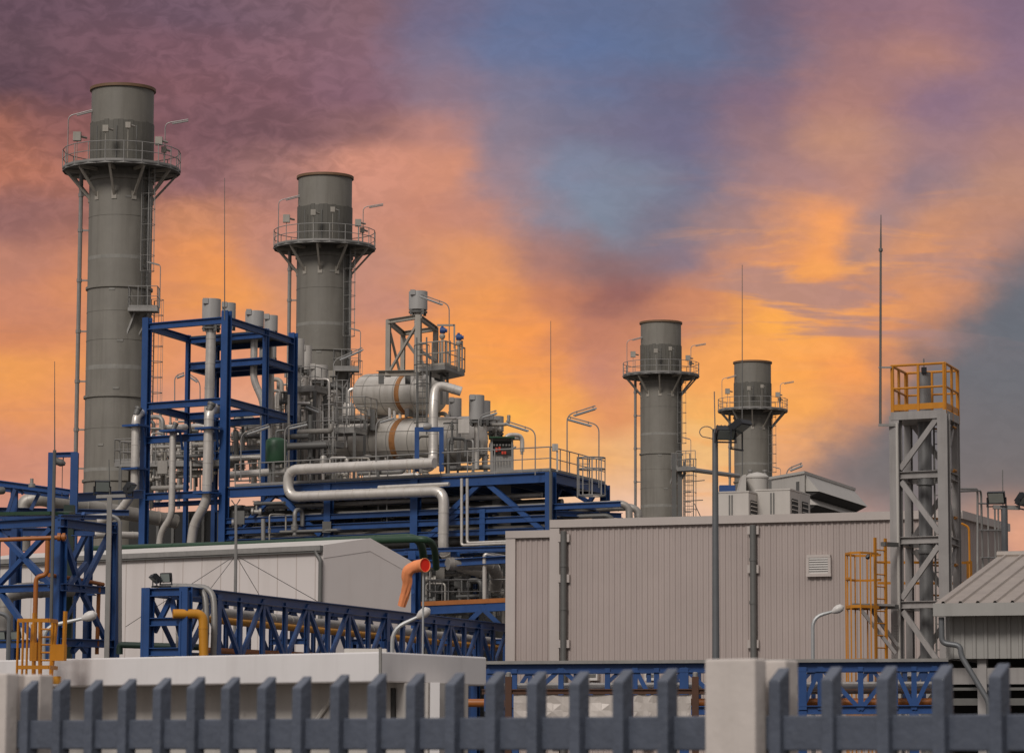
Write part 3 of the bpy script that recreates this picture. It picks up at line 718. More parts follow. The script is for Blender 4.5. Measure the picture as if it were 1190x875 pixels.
# yellow caged ladder hooked to the tower
Y = 74.2
cg = T('caged_ladder', 'bright yellow caged ladder with hoops standing against the steel tower', 'ladder', g2(P(1005, 800, Y)))
q0 = g2(P(1023.5, 700, Y + .3)); zt = P(1023, 624, Y).z
ld = ladder(MB(), q0, q0 + Z * zt, V((.28, .25, 0)), .36, .28, .035, .016).build('ladder', YELLOW, cg)
zz = [P(1000, y, Y).z for y in (643, 705, 767, 830)]
hoop = lambda z, r=1.0: [P(x, 700, yy) * 1 for x, yy in ()]
hp = [(1021, Y + .1), (1012, Y - .15), (1000, Y - .35), (989, Y - .2), (983, Y + .15), (985, Y + .55), (994, Y + .85), (1008, Y + .85), (1024, Y + .5)]
def g3(x, yy, z): p = g2(P(x, 700, yy)); return p + Z * z
mb = MB()
for i, z in enumerate(zz):
    pts = [g3(x, yy, z) for x, yy in hp]
    for p, q in zip(pts[:-1], pts[1:]): mb.bar(p, q, .025, .07 if i else .05)
for (x, yy) in hp[1:8]: mb.bar(g3(x, yy, .4), g3(x, yy, zz[0]), .03, .03)
z = P(1000, 672, Y).z
pts = [g3(x, yy, z) for x, yy in hp[3:]]
for p, q in zip(pts[:-1], pts[1:]): mb.bar(p, q, .025, .05)
mb.build('safety_cage', YELLOW, cg)
mb = MB(); z = P(1000, 703, Y).z
mb.prism([g3(990, Y + .1, z), g3(1040, Y + .4, z), g3(1040, Y + 1.0, z), g3(992, Y + .9, z)], Z * .05); lnd = mb.build('landing', GALV, cg)
mb = MB()
for (a, b_) in (((997, Y + .3, z), (1040, P(0, 0, 1).y + Y - .6, z - 1.1)), ((1010, Y + .6, z), (1042, Y + .9, z - .9))): mb.bar(g3(*a), g3(*b_), .06, .08)
mb.build('strut', TOWER, lnd)
mb = MB()
for y in (654, 678): zq = P(1060, y, 77.6).z; mb.bar(g3(1020, 77.4, zq), g3(1130, 77.4, zq), .04, .06)
for x in (1037, 1125, 1129): mb.bar(g3(x, 77.4, P(1060, 706, 77.6).z), g3(x, 77.4, P(1060, 652, 77.6).z), .05, .05)
mb.bar(g3(1020, 77.4, P(1060, 706, 77.6).z), g3(1130, 77.4, P(1060, 706, 77.6).z), .5, .05)
mb.build('walkway_rail', YELLOW, cg)
mb = MB(); mb.bar(P(1026, 632, Y + .4), P(1042, 633, Y + .9), .12, .1); mb.bar(P(1026, 705, Y + .4), P(1042, 705, Y + .9), .12, .1); mb.build('bracket', GALVD, cg)
MB().lathe(P(1006, 649, Y + .3), P(1010, 646, Y + .3), [(0, .0), (.03, .05), (.1, .06), (.16, .03), (.17, 0)], 8).build('lamp', BLACK, cg)

# ------------------------------------------------------------------ shed
Y = 55; SP = VP(1086, 55.0, 1250, 54.2)
sd = SP.d if SP.d.x > 0 else -SP.d
e0 = SP.at(1086, 701); e1 = e0 + sd * 9; zE = e0.z; zR = P(1160, 646, 59.5).z
bd = V((.43, .90, 0)).normalized(); bd = (g2(P(1160, 646, 59.5)) - g2(e0)); 
r0 = g2(e0) + bd + Z * zR; r1 = r0 + sd * 9; k0 = g2(r0) + bd + Z * zE; k1 = k0 + sd * 9
t = T('shed', 'grey open-sided shed with a weathered ribbed metal roof by the steel tower', 'shed', g2(r0) + sd * 3)
def roof_slope(a, b_, c, d):
    mb = MB(); n = 30; vs = []; L = (b_ - a).length
    nn = (b_ - a).cross(d - a).normalized()
    if nn.z < 0: nn = -nn
    pr = []
    for k in range(n):
        x = (k + .5) / n; w = .018 / L
        pr += [(x - 2 * w, 0), (x - w, .035), (x + w, .035), (x + 2 * w, 0)]
    pr = [(0, 0)] + pr + [(1, 0)]
    for (x, o) in pr: vs += [a + (b_ - a) * x + nn * o, d + (c - d) * x + nn * o]
    mb.add(vs, [(2 * i, 2 * i + 2, 2 * i + 3, 2 * i + 1) for i in range(len(pr) - 1)])
    mb.prism([p - nn * .05 for p in (a, b_, c, d)], nn * .046); return mb
roof_slope(e0, e1, r1, r0).build('roof', SHEDR, t); roof_slope(k0, k1, r1, r0).build('roof', SHEDR, t)
MB().tube([r0 - sd * .02 + Z * .02, r1 + Z * .02], .07, 8).build('ridge', SHEDR, t)
zg = P(1100, 716.5, 55).z
mb = MB(); mb.bar(V((e0.x, e0.y, (zE + zg) / 2)) - SP.n * -.06, V((e1.x, e1.y, (zE + zg) / 2)) + SP.n * .06, .14, zE - zg - .01); mb.build('gutter', SHEDW, t)
mb = MB(); mb.bar(e0 - Z * .1 + sd * .02, r0 - Z * .1 + sd * .02, .05, .16); mb.bar(k0 - Z * .1 + sd * .02, r0 - Z * .1 + sd * .02, .05, .16); mb.build('barge_board', SHEDW, t)
SW = VP(1086, 55.0, 1250, 54.2, -.35); w0 = g2(SW.at(1099, 740)); w1 = w0 + sd * 8.6; zw = SW.at(1140, 765).z
corrugate(MB(), w0, w1, zw, zg + .05, SP.n, .2, .025, .05).build('wall', SHEDW, t)
w2 = w0 + bd * 1.75
MB().prism([w0 - SP.n * .06 + Z * zw, w0 - SP.n * .06 + Z * (zg + .1), w2 + Z * (zg + .1), w2 + Z * zw], sd * .05).build('wall', SHEDW, t)
MB().prism([w0 - SP.n * .03 + Z * zw, w1 - SP.n * .03 + Z * zw, w1 - SP.n * .055 + Z * zw, w0 - SP.n * .055 + Z * zw], Z * (zg - zw)).build('lining', SHEDW, t)
w3 = w0 + bd * .5
MB().prism([w3, w3 + sd * 8.6, w3 + sd * 8.6 - SP.n * .1, w3 - SP.n * .1], Z * zg).build('back_shade_panel', DARK, t)  # dark panel added inside the shed, its colour standing for interior shade
MB().prism([w0 + sd * .02 - SP.n * .1, w0 + sd * .07 - SP.n * .1, w3 + sd * .07, w3 + sd * .02], Z * (zw - .01)).build('side_shade_panel', DARK, t)  # dark panel closing the open side, shade put into its colour
for f in (.6, 3.4, 6.4): MB().ibeam(w0 + sd * f - SP.n * .2, w0 + sd * f - SP.n * .2 + Z * zw, .16, .16, sd).build('column', TOWER, t)
for (y0, h) in ((785, .28), (815, .12), (800, .05)): z = SW.at(1140, y0).z; MB().bar(w0 + sd * .05 - SP.n * .2 + Z * z, w1 - SP.n * .2 + Z * z, .1, h).build('girt', TOWER if h > .2 else GALVD, t)
DP = VP(1086, 55.0, 1250, 54.2, .0)
dpp = fillet([DP.at(1094, 717), DP.at(1094.5, 747), DP.at(1116, 750), DP.at(1117, 762), DP.at(1149, 815), g2(DP.at(1149, 815)) + Z * .2], .1)
dp = MB().tube(dpp, .05, 10); dp.build('downpipe', POLE, t)

# ------------------------------------------------------------------ truss helper
def truss(t, pl, xs, ytop, ybot, w, names=BLUE, alt=0, wide=()):
    """Pratt/Warren side on a vertical plane; xs pixel columns, ytop/ybot functions of px"""
    s = pl.d
    MB().ibeam(pl.at(xs[0], ytop(xs[0])), pl.at(xs[-1], ytop(xs[-1])), w, w * 1.2, None, w * .12).build('top_chord', names, t)
    MB().ibeam(pl.at(xs[0], ybot(xs[0])), pl.at(xs[-1], ybot(xs[-1])), w, w * 1.1, None, w * .12).build('bottom_chord', names, t)
    for i, x in enumerate(xs):
        ww = w * (1.15 if x in wide else .68)
        a = pl.at(x, ytop(x)); b_ = g2(a) + Z * pl.at(x, ybot(x)).z
        MB().ibeam(b_, a, ww, ww * .8, s, w * .1).build('post', names, t)
        if i + 1 < len(xs):
            x2 = xs[i + 1]
            p, q = (pl.at(x, ytop(x)), pl.at(x2, ybot(x2))) if (i + alt) % 2 == 0 else (pl.at(x, ybot(x)), pl.at(x2, ytop(x2)))
            MB().bar(p, q, w * .5, w * .55).build('brace', names, t)
# blue pipe bridge, receding
BP = VP(216, 85, 585, 107.5); BP2 = VP(172, 85.6, 541, 108.1)
yt = lambda x: 687 + (x - 216) * (729 - 687) / 369.
yb = lambda x: 763 + (x - 216) * (778 - 763) / 369.
t = T('pipe_bridge', 'blue steel truss bridge carrying pipes behind the guardhouse roof', 'pipe bridge', g2(BP.at(216, 750)))
xs = [252, 279, 305.5, 331.5, 357, 381, 405, 428, 448.5, 468, 487, 505, 522.5, 539.5, 557, 573, 590, 606]
truss(t, BP, [216] + xs, yt, yb, .215, BLUE, 1, (216, 252, 448.5, 557))
ba = (g2(P(172, 700, 85.6)) - g2(P(216, 700, 85))); zc = BP.at(216, 687).z; zc0 = BP.at(216, 760).z
class Shift:
    def __init__(s, pl, o): s.pl = pl; s.o = o; s.d = pl.d
    def at(s, x, y): return s.pl.at(x, y) + s.o
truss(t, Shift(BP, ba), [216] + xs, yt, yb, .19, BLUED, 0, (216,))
p0 = g2(BP.at(216, 700))
for z in (zc, P(216, 722, 85).z, P(216, 757, 85).z): MB().ibeam(p0 + Z * z, p0 + ba + Z * z, .2, .22, None).build('cross_beam', BLUE, t)
for q in (p0, p0 + ba): MB().ibeam(q, q + Z * (zc + .12), .27, .25, ba.normalized(), .03).build('column', BLUE, t)
mb = MB(); mid = p0 + ba * .42
MB().bar(mid + Z * (zc - .15) + V((0, .3, 0)), p0 + ba * .85 + Z * (zc - 1.05) + V((0, .3, 0)), .1, .14).build('brace', BLUE, t); MB().bar(mid + Z * (zc - .15) + V((0, .3, 0)), p0 + ba * .1 + Z * (zc - 1.3) + V((0, .3, 0)), .1, .14).build('brace', BLUE, t)
for x in (357, 448.5, 522.5, 590):
    q = g2(BP.at(x, 700)); z = BP.at(x, 745).z
    MB().ibeam(q + Z * z, q + ba + Z * z, .14, .16, None).build('cross_beam', BLUE, t)
    if x in (448.5, 590): 
        for qq in (q, q + ba): MB().ibeam(qq, qq + Z * z, .24, .22, ba.normalized()).build('column', BLUE, t)
def along(px0, y0, px1, y1, f):  # pipe inside the bridge, f = share of width
    return [BP.at(px0, y0) + ba * f, BP.at(px1, y1) + ba * f]
g = 'pipes carried on the blue truss bridge'
pp = along(262, 712, 604, 748, .5); solo('bridge_pipe', MB().jacket(pp, .19, 14, 1.2), SILVERD, 'thick dull silver pipe lying inside the blue truss bridge', 'pipe', g)
a = P(201, 713, 84.7); pts = fillet([a, P(236, 713, 84.9), P(236.5, 745, 84.9), P(237, 770, 84.9)], .22, 6)
solo('gas_pipe', MB().jacket(pts, .125, 12, 2.2), YPIPE, 'amber pipe hooking down at the near end of the blue bridge', 'pipe', g)
pp = along(255, 719, 604, 754, .35); solo('gas_pipe', MB().tube(pp, .10, 10), YPIPE, 'amber pipe running along inside the blue truss bridge under the silver pipe', 'pipe', g)
pp = along(255, 756, 420, 764, .4); solo('bridge_pipe', MB().tube(pp, .11, 10), ORANGE, 'rusty orange pipe low inside the blue truss bridge', 'pipe', g)
for dx, lab in ((0, 'galvanised elbow pipe dropping beside the amber pipe, nearer the portal'), (9.5, 'galvanised elbow pipe dropping at the start of the blue truss, second of a pair')):
    a = P(188 + dx, 681, 86.2); pts = fillet([a, P(238 + dx, 682.5, 85.6), P(240 + dx, 720, 85.4), P(238 + dx, 770, 85.4)], .42, 6)
    solo('drop_pipe', MB().jacket(pts, .085, 12, 1.0), GALV, lab, 'pipe', g)
mb = MB().jacket([P(208, 723, 86), P(208, 770, 86)], .085, 12, .6); solo('drop_pipe', mb, SILVER, 'short silver upright pipe inside the bridge portal', 'pipe', g)
pts = fillet([P(139, 760, 88), P(139, 749, 88), P(240, 752, 87)], .1); solo('ground_pipe', MB().tube(pts, .09, 10), DKGREEN, 'dark pipe running low before the white building into the bridge portal', 'pipe')
bf = T('floodlight_pair', 'two black floodlights on top of the blue bridge portal', 'floodlight', P(186, 681, 85.2)); 
flood(bf, P(193, 671, 85.3), V((-.35, -.9, -.15)), .3, .25, .1); flood(bf, P(180, 672.5, 85.3), V((-.6, -.25, -.75)), .34, .26, .1)
MB().bar(P(176, 681.5, 85.3), P(199, 681.5, 85.3), .05, .05).build('crossarm', BLACK, bf)

# front blue pipe rack by the hall
t = T('pipe_trestle', 'low blue braced pipe trestle in front of the taupe hall', 'pipe rack', g2(P(790, 800, 70)))
RPn = VP(560, 70.5, 1080, 69.5)
yt2 = lambda x: 777 - (x - 570) * .006; yb2 = lambda x: 826 - (x - 570) * .004
xs2 = [566, 598, 652, 706, 738, 763, 795, 847, 890, 932, 953, 1000, 1040, 1062, 1086, 1110, 1140]
truss(t, RPn, xs2, yt2, yb2, .17, BLUE, 0, (795, 932))
for x in (598, 795, 932, 1062): q = g2(RPn.at(x, 800)); MB().ibeam(q, q + Z * RPn.at(x, 826).z, .2, .18, RPn.d).build('column', BLUE, t)
class S2(Shift): pass
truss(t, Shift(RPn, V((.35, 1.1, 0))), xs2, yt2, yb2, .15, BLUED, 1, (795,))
MB().bar(RPn.at(560, 770) , RPn.at(1145, 766.5), .3, .07).build('cable_tray', GALV, t)
g = 'pipes carried on the low blue trestle'
q = V((.2, .55, 0))
solo('trestle_pipe', MB().jacket([RPn.at(560, 798) + q, RPn.at(1090, 796) + q], .1, 12, .9), SILVER, 'beige insulated pipe on the low trestle before the taupe hall', 'pipe', g)
solo('trestle_pipe', MB().tube([RPn.at(500, 816) + q, RPn.at(1090, 815) + q], .09, 12), ORANGE, 'orange pipe on the low trestle before the taupe hall', 'pipe', g)
solo('trestle_pipe', MB().tube([RPn.at(560, 804) + q * 1.4, RPn.at(1090, 802) + q * 1.4], .055, 10), SILVERD, 'thin grey pipe on the low trestle under the beige one', 'pipe', g)
# rusty rack with crumpled sheets
t = T('rusty_rack', 'rust brown steel rack with crumpled white sheets behind the picket fence', 'rack', g2(P(700, 820, 62)))
RK = VP(560, 62.2, 830, 61.8); RK2 = VP(560, 62.15, 830, 61.75, -.05)
for x in (591, 808): MB().ibeam(g2(RK.at(x, 800)), RK.at(x, 786), .13, .13, RK.d).build('column', BROWN, t); 
for x in (591, 808): MB().lathe(RK.at(x, 786), RK.at(x, 770), [(0, .05), (.07, .05), (.09, .03)], 10).build('cap', GALV, t)
MB().ibeam(RK.at(560, 803.5), RK.at(822, 803), .09, .1).build('beam', BROWN, t)
for x in (734,): MB().bar(RK.at(x, 805), g2(RK.at(x, 805)), .05, .05).build('post', BROWN, t)
def sheet(x0, x1):
    mb = MB(); nx, ny = 13, 5; vs = []
    a = RK2.at(x0, 807); b_ = RK2.at(x1, 807); zb_ = a.z - .62
    for j in range(ny):
        for i in range(nx):
            p = a + (b_ - a) * (i / (nx - 1)); p = V((p.x, p.y, a.z + (zb_ - a.z) * j / (ny - 1)))
            vs.append(p + RK.n * random.uniform(-.016, .022) + Z * random.uniform(-.01, .01))
    vs2 = [v - RK.n * .004 for v in vs]; n = len(vs)
    fs = [(j * nx + i, j * nx + i + 1, (j + 1) * nx + i + 1, (j + 1) * nx + i) for j in range(ny - 1) for i in range(nx - 1)]
    mb.add(vs + vs2, fs + [tuple(n + k for k in f[::-1]) for f in fs]); return mb
sheet(597, 732).build('sheet', FOIL, t); sheet(736, 803).build('sheet', FOIL, t)

# ------------------------------------------------------------------ white building
WF = VP(-40, 136.0, 375, 125); zE = P(375, 636, 125).z
wb0 = g2(WF.at(-40, 700)); wb1 = g2(WF.at(375, 700)); bu = V((1.3, 1, 0)); 
def onB(px, py): 
    d = ray(px, py); n = V((bu.y, -bu.x, 0)); t_ = (wb1 - CAM).dot(n) / d.dot(n); return CAM + d * t_
wa = onB(430, 628); wr = onB(478, 655)
t = T('white_building', 'long off white building with low gable, gutter and downpipe under the blue rack', 'building', wb1)
poly = [wb1, g2(wr), V((wr.x, wr.y, wr.z)), V((wa.x, wa.y, wa.z)), V((wb1.x, wb1.y, zE))]
ext = wb0 - wb1
MB().prism(poly, ext).build('wall', WHITEW, t)
off = V((.05, -.02, 0)); nrm = WF.n
mb = MB()
for (p, q) in ((poly[4], poly[3]), (poly[3], poly[2])):
    up_ = Z * .07; o1 = (q - p).normalized() * .0
    mb.prism([p + Z * .004, q + Z * .004, q + Z * .09, p + Z * .09], ext)
mb.build('roof', ROOFW, t)
mb = MB(); d1 = (wb1 - wb0).normalized()
o = V((bu.y, -bu.x, 0)).normalized()
for (p, q) in ((poly[4], poly[3]), (poly[3], poly[2])): mb.prism([p + o * .003 - Z * .42, q + o * .003 - Z * .42, q + o * .003 + Z * .1, p + o * .003 + Z * .1], o * .012)
mb.build('barge_board', WHITEW, t)
mb = MB(); a = wb0 + Z * (zE - .02) + nrm * .12; b_ = wb1 + Z * (zE - .02) + nrm * .12
mb.bar(a, b_, .2, .2); gt = mb.build('gutter', GALV, t)
MB().bar(a - Z * .14, b_ - Z * .14, .12, .07).build('gutter_bracket', GALVD, gt)
WD = VP(-40, 136.0, 375, 125, .14)
pts = fillet([WD.at(367, 639), WD.at(368, 644), WD.at(372.5, 650), g2(WD.at(372.5, 650))], .15); MB().tube(pts, .085, 10).build('downpipe', GALVD, t)
mb = MB()
for x in range(-30, 370, 22): p = g2(WF.at(x, 700)) + nrm * .006; mb.bar(p, p + Z * (zE - .2), .035, .012, WF.d)
mb.build('panel_joint', CLADT, t)
# green pipes above its roof
for k, (dy, r, Yk, xe) in enumerate(((0, .17, 138, 482), (5, .15, 137, 496))):
    a = P(100 if k else 136, 639.5 - k * 1.5, Yk + 9); b_ = P(xe, 624 + k * 2, Yk - 2)
    pts = fillet([a, b_, P(xe + 9, 634, Yk - 1), P(xe + 11, 660, Yk)], .7, 7)
    solo('green_pipe', MB().jacket(pts, r, 12, 3.5), GREEN, ('green pipe along the white building roof, first of two elbows' if k == 0 else 'green pipe along the white building roof, its elbow nearer the silver drop pipe'), 'pipe', 'green pipes over the white building')

# ------------------------------------------------------------------ left blue tower
t = T('pipe_tower', 'braced blue steel pipe tower before the white building at the frame edge', 'pipe rack', g2(P(67, 700, 92)))
LF = VP(-60, 95.5, 68, 92); LS = VP(68, 92, 132, 95)
for (pl, x, y0, w) in ((LF, 68.5, 603, .32), (LS, 133, 606, .28), (LF, -8, 610, .28)): q = g2(pl.at(x, 700)); MB().ibeam(q, q + Z * pl.at(x, y0).z, w, w * .9, pl.d, .035).build('column', BLUE, t)
q = g2(P(18, 700, 97)); MB().ibeam(q, q + Z * P(18, 612, 97).z, .26, .24, LF.d, .03).build('column', BLUED, t)
q = g2(P(102, 700, 99)); MB().ibeam(q, q + Z * P(102, 612, 99).z, .2, .2, LF.d, .03).build('column', BLUED, t)
def lb(pl, x0, y0, x1, y1, w=.24, h=.26, m_=BLUE, nm='beam'): MB().ibeam(pl.at(x0, y0), pl.at(x1, y1), w, h, None, .03).build(nm, m_, t)
lb(LF, -40, 612, 66, 606); lb(LS, 70, 607, 132, 615); lb(LF, -40, 686, 66, 682, .2, .22); lb(LS, 70, 682, 122, 686, .2, .22); lb(LF, -40, 749, 66, 747, .2, .24); lb(LS, 70, 746, 132, 748, .2, .24)
lb(LS, 70, 600, 126, 601, .14, .12); lb(LS, 95, 604, 98, 596, .1, .1)
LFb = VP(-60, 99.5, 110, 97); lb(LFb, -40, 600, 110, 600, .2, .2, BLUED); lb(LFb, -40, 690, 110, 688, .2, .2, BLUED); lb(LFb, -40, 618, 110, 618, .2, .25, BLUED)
for (pl, x0, y0, x1, y1) in ((LF, -6, 684, 60, 614), (LF, -6, 614, 60, 680), (LF, 2, 690, 42, 746), (LS, 74, 622, 92, 680), (LS, 96, 682, 128, 618), (LS, 96, 690, 122, 742), (LS, 76, 684, 100, 655), (LS, 84, 757, 92, 748), (LS, 100, 757, 93, 748), (LFb, 2, 618, 60, 686), (LFb, 100, 620, 60, 700)):
    MB().bar(pl.at(x0, y0), pl.at(x1, y1), .14, .15).build('brace', BLUE if pl is not LFb else BLUED, t)
# rust braces thin rod light blue
MB().bar(LS.at(92, 684), LS.at(124, 630), .06, .08).build('brace', BLUE, t); MB().bar(LS.at(72, 730), LS.at(92, 690), .06, .08).build('brace', BLUE, t)
MB().bar(LF.at(-40, 598), LF.at(66, 596.5), .5, .1).build('cable_tray', GREEN, t); MB().bar(P(70, 597, 94), P(78, 596, 95), .5, .1).build('cable_tray', GREEN, t)
q = g2(P(78.5, 700, 97.5)); MB().box(q + Z * P(78, 680, 97.5).z * .5 + Z * 1.4, .32, .3, P(78, 600, 97.5).z).build('cable_duct', DKGREEN, t)
MB().tube(fillet([P(139.5, 760, 94.6), P(139.5, 604, 94.6), P(128, 598, 94.6), P(100, 600, 94.6)], .25), .055, 8).build('riser', GALV, t)
g = 'orange fire pipes at the blue tower'
for pts, r, lab in (([P(-20, 628, 91.4), P(77, 624, 91.2)], .062, 'horizontal orange pipe high across the blue tower'), ([P(55.5, 626, 91.3), P(54.5, 668, 91.3), P(42, 670, 91.3), P(39, 790, 91.3)], .07, 'orange pipe stepping down the front of the blue tower'), ([P(57, 668, 91.7), P(90, 673, 93), P(120, 679, 94.2)], .06, 'thin orange branch pipe along the tower middle beam'), ([P(115, 680, 94), P(112.5, 760, 94)], .06, 'thin orange pipe dropping beside the floodlight mast')):
    mb = MB().tube(fillet(pts, .25), r, 10)
    if r == .062: mb.lathe(P(77, 624, 91.2) - V((.25, 0, 0)), P(77, 624, 91.2), [(0, r), (0, r * 1.9), (.09, r * 1.9), (.09, r * 1.3), (.14, r * 1.3), (.14, r * 1.9), (.22, r * 1.9), (.22, r)], 12)
    solo('fire_pipe', mb, ORANGE, lab, 'pipe', g)
solo('wall_pipe', MB().jacket(fillet([P(6, 745, 96), P(6, 691, 96), P(25, 686, 96), P(84, 684, 97)], .5), .24, 14, .7), SILVERD, 'thick silver pipe bending down inside the blue tower', 'pipe')
tc = T('tower_lamp', 'small black floodlight at the foot of the blue tower', 'floodlight', P(18, 745, 90)); flood(tc, P(18, 738, 90), V((-.5, -.8, -.2)), .28, .24, .1); flood(tc, P(2, 738, 90), V((-.4, -.85, -.2)), .3, .24, .1)
MB().bar(P(-2, 746, 90), P(24, 746, 90), .05, .05).build('crossarm', BLACK, tc); MB().bar(g2(P(10, 746, 90)), P(10, 746, 90), .05, .05).build('pole', BLACK, tc)
# portal and rack behind it
t = T('portal_frame', 'tall blue portal frame with a hanging horn standing above the blue tower', 'frame', g2(P(72, 700, 101)))
Y = 101
for x in (59.5, 87): MB().ibeam(g2(P(x, 560, Y)), P(x, 526, Y), .24 if x > 60 else .16, .22, V((1, 0, 0)), .03).build('column', BLUE, t)
MB().ibeam(P(57, 529, Y), P(90, 528, Y), .16, .16).build('beam', BLUE, t); MB().ibeam(P(61, 568, Y), P(86, 572, Y), .14, .14).build('beam', BLUE, t)
h = MB().tube([P(73.5, 530, Y), P(73.5, 535, Y)], .02, 5); h.lathe(P(64, 535.5, Y - .1), P(75, 539, Y - .1), [(0, .09), (.02, .13), (.1, .11), (.2, .12), (.26, .1), (.34, .05)], 12); h.build('horn', GALVD, t)
MB().tube([P(72.5, 541, Y), P(72, 577, Y)], .012, 4).build('chain', WIRE, t)
t = T('far_pipe_rack', 'blue pipe rack with braces behind the portal frame at the frame edge', 'pipe rack', g2(P(17, 600, 110)))
Y = 110
MB().ibeam(P(-40, 556, Y + 3), P(80, 572, Y), .22, .2).build('beam', BLUE, t); MB().ibeam(P(-40, 563, Y + 5), P(80, 577, Y + 2), .2, .18).build('beam', BLUED, t)
for x in (17, -20): MB().ibeam(g2(P(x, 560, Y + 2)), P(x, 560 + x * .1, Y + 2), .24, .22, V((1, 0, 0))).build('column', BLUE, t)
for a, b_ in (((18, 566), (8, 598)), ((46, 572), (36, 592)), ((23, 568), (27, 574))): MB().bar(P(*a, Y + 1.5), P(*b_, Y + 1.5), .1, .12).build('brace', BLUED, t)
MB().ibeam(P(88, 578, 108), P(165, 574, 112), .26, .3).build('beam', BLUE, t); MB().ibeam(P(-40, 592, 113), P(150, 596, 113), .22, .2).build('beam', BLUED, t)
MB().lathe(P(-2, 570, Y), P(6, 570, Y), [(0, .1), (.05, .14), (.18, .13), (.24, .08)], 10).build('horn', GALVD, t); MB().lathe(P(37, 566, Y), P(37, 556, Y), [(0, .12), (.12, .12), (.14, .06), (.3, .06)], 10).build('valve', GALV, t)
solo('main_pipe', MB().jacket(fillet([P(27, 640, 166), P(27, 583, 166), P(44, 579, 166), P(205, 606, 171)], 1.1, 7), .38, 18, 1.1), SILVERD, 'fat dull silver pipe sweeping up and sloping towards the first chimney', 'pipe')
solo('branch_pipe', MB().jacket(fillet([P(97, 645, 166), P(97, 624, 166), P(112, 621, 166), P(160, 622, 167)], .5, 6), .19, 14, 1.0), SILVER, 'short silver elbow pipe above the white building roof by the tower', 'pipe')
solo('branch_pipe', MB().jacket(fillet([P(188, 640, 132), P(188, 622, 132), P(200, 614, 132)], .35, 6), .15, 12, .7), SILVERD, 'silver stub pipe behind the roof edge under the sloping pipes', 'pipe') if False else None

# ------------------------------------------------------------------ tall blue frame
FA, FB, FC = g2(P(169, 500, 162.7)), g2(P(261.5, 500, 160)), g2(P(339.5, 500, 168.4)); FD = FA + (FC - FB)
zT = P(261.5, 364, 160).z
t = T('blue_frame', 'tall open blue steel frame around the vent pipes in front of the first chimney', 'steel frame', (FA + FC) / 2)
fA = (FB - FA).normalized(); fB = (FC - FB).normalized()
FE = FB + (FC - FB) * .58; FE2 = FA + (FD - FA) * .58
for p, w in ((FA, .38), (FB, .40), (FC, .38), (FD, .26), (FE, .25), (FE2, .21)): MB().ibeam(p, p + Z * (zT + .12 - (.25 if p in (FD, FE, FE2) else 0)), w, w * .95, fA, .05).build('column', BLUE, t)
def zf(y): return P(261.5, y, 160).z
def fb(p, q, z, w=.28, h=.34, m_=BLUE, tr=.2):
    d = (q - p).normalized(); MB().ibeam(p + d * tr + Z * z, q - d * tr + Z * z, w, h, None, .04).build('beam', m_, t)
z1 = zT - .35
for p, q in ((FA, FB), (FB, FC), (FD, FC), (FA, FD)): fb(p, q, z1)
FE2 = FA + (FD - FA) * .58; fb(FE2, FE, z1 - .1, .26, .3)
z4 = P(305, 421, 165.5).z
for z, prs in ((z4, ((FD, FC), (FE, FC), (FE2, FE), (FE2, FD))), (zf(466), ((FA, FB), (FB, FC), (FD, FC), (FA, FD), (FE2, FE))), (zf(506), ((FA, FB), (FD, FC)))):
    for p, q in prs: fb(p, q, z, .28, .36)
fb(FE + (FC - FE) * .45, FE2 + (FD - FE2) * .45, z4 - .03, .24, .3)
mb = MB(); mb.prism([FE2 + Z * (z4 + .18), FE + Z * (z4 + .18), FC + Z * (z4 + .18), FD + Z * (z4 + .18)], Z * .04); mb.build('grating', GALVD, t)
fb(FA, FB, zf(573), .28, .36); fb(FA + fB * .8, FB + fB * .8, zf(581), .2, .25, BLUED)
mb = MB(); mb.prism([FE2 + Z * (z1 + .1), FE + Z * (z1 + .1), FC + Z * (z1 + .1), FD + Z * (z1 + .1)], Z * .05); mb.build('grating', GALVD, t)
fp = VP(169, 162.7, 261.5, 160, .9)
# vent silencers
def silencer(cx, yt, yb, hw, Y, label, legs=True, pipe=None, m_=SIL):
    k = Y / F; c = P(cx, yt, Y); r = hw * k; h = (yb - yt) * k; base = c - Z * h
    t = T('vent_silencer', label, 'silencer', base, 'grey cylindrical vent silencers')
    MB().lathe(base, base + Z, [(0, r * .5), (.02, r), (h * .97, r), (h, r * .985), (h, r * .9), (h * .9, r * .88), (h * .9, .01)], 28).build('body', m_, t)
    mb = MB(); mb.lathe(base - Z * .16, base, [(0, r * 1.0), (.09, r * 1.0), (.09, r * .8), (.17, r * .8)], 20)
    for a in range(4): th = a * math.pi / 2 + .6; mb.box(base + V((math.cos(th) * r * .85, math.sin(th) * r * .85, -.12)), .16, .16, .34)
    mb.build('support', GALVD, t)
    mb = MB(); mb.box(c + V((-r * .55, -r * .86, -h * .1)), .28, .2, .28); mb.build('lifting_lug', m_, t)
    if pipe:
        pts = [base] + [P(x, y, Yy) for x, y, Yy in pipe[1]]; MB().jacket(fillet(pts, .4, 5), pipe[0] * k, 14, 1.3).build('vent_pipe', SILVER, t)
silencer(246, 348, 380, 11, 165, 'tallest grey vent silencer standing in the blue frame', pipe=(5.8, [(243, 475, 165), (242, 560, 165)]))
silencer(266, 352.5, 378, 8.2, 169, 'grey vent silencer partly hidden behind the tallest one in the blue frame', pipe=(3.6, [(262, 470, 169), (260, 560, 169)]))
silencer(296, 362, 381, 11, 166, 'grey vent silencer above the offset pipe in the blue frame', pipe=(4.2, [(294.5, 441, 166), (306, 467, 166), (307, 560, 166)]))
silencer(315, 367, 386, 8.0, 169.5, 'grey vent silencer nearest the far post of the blue frame', pipe=(3.0, [(313, 560, 169.5)]))
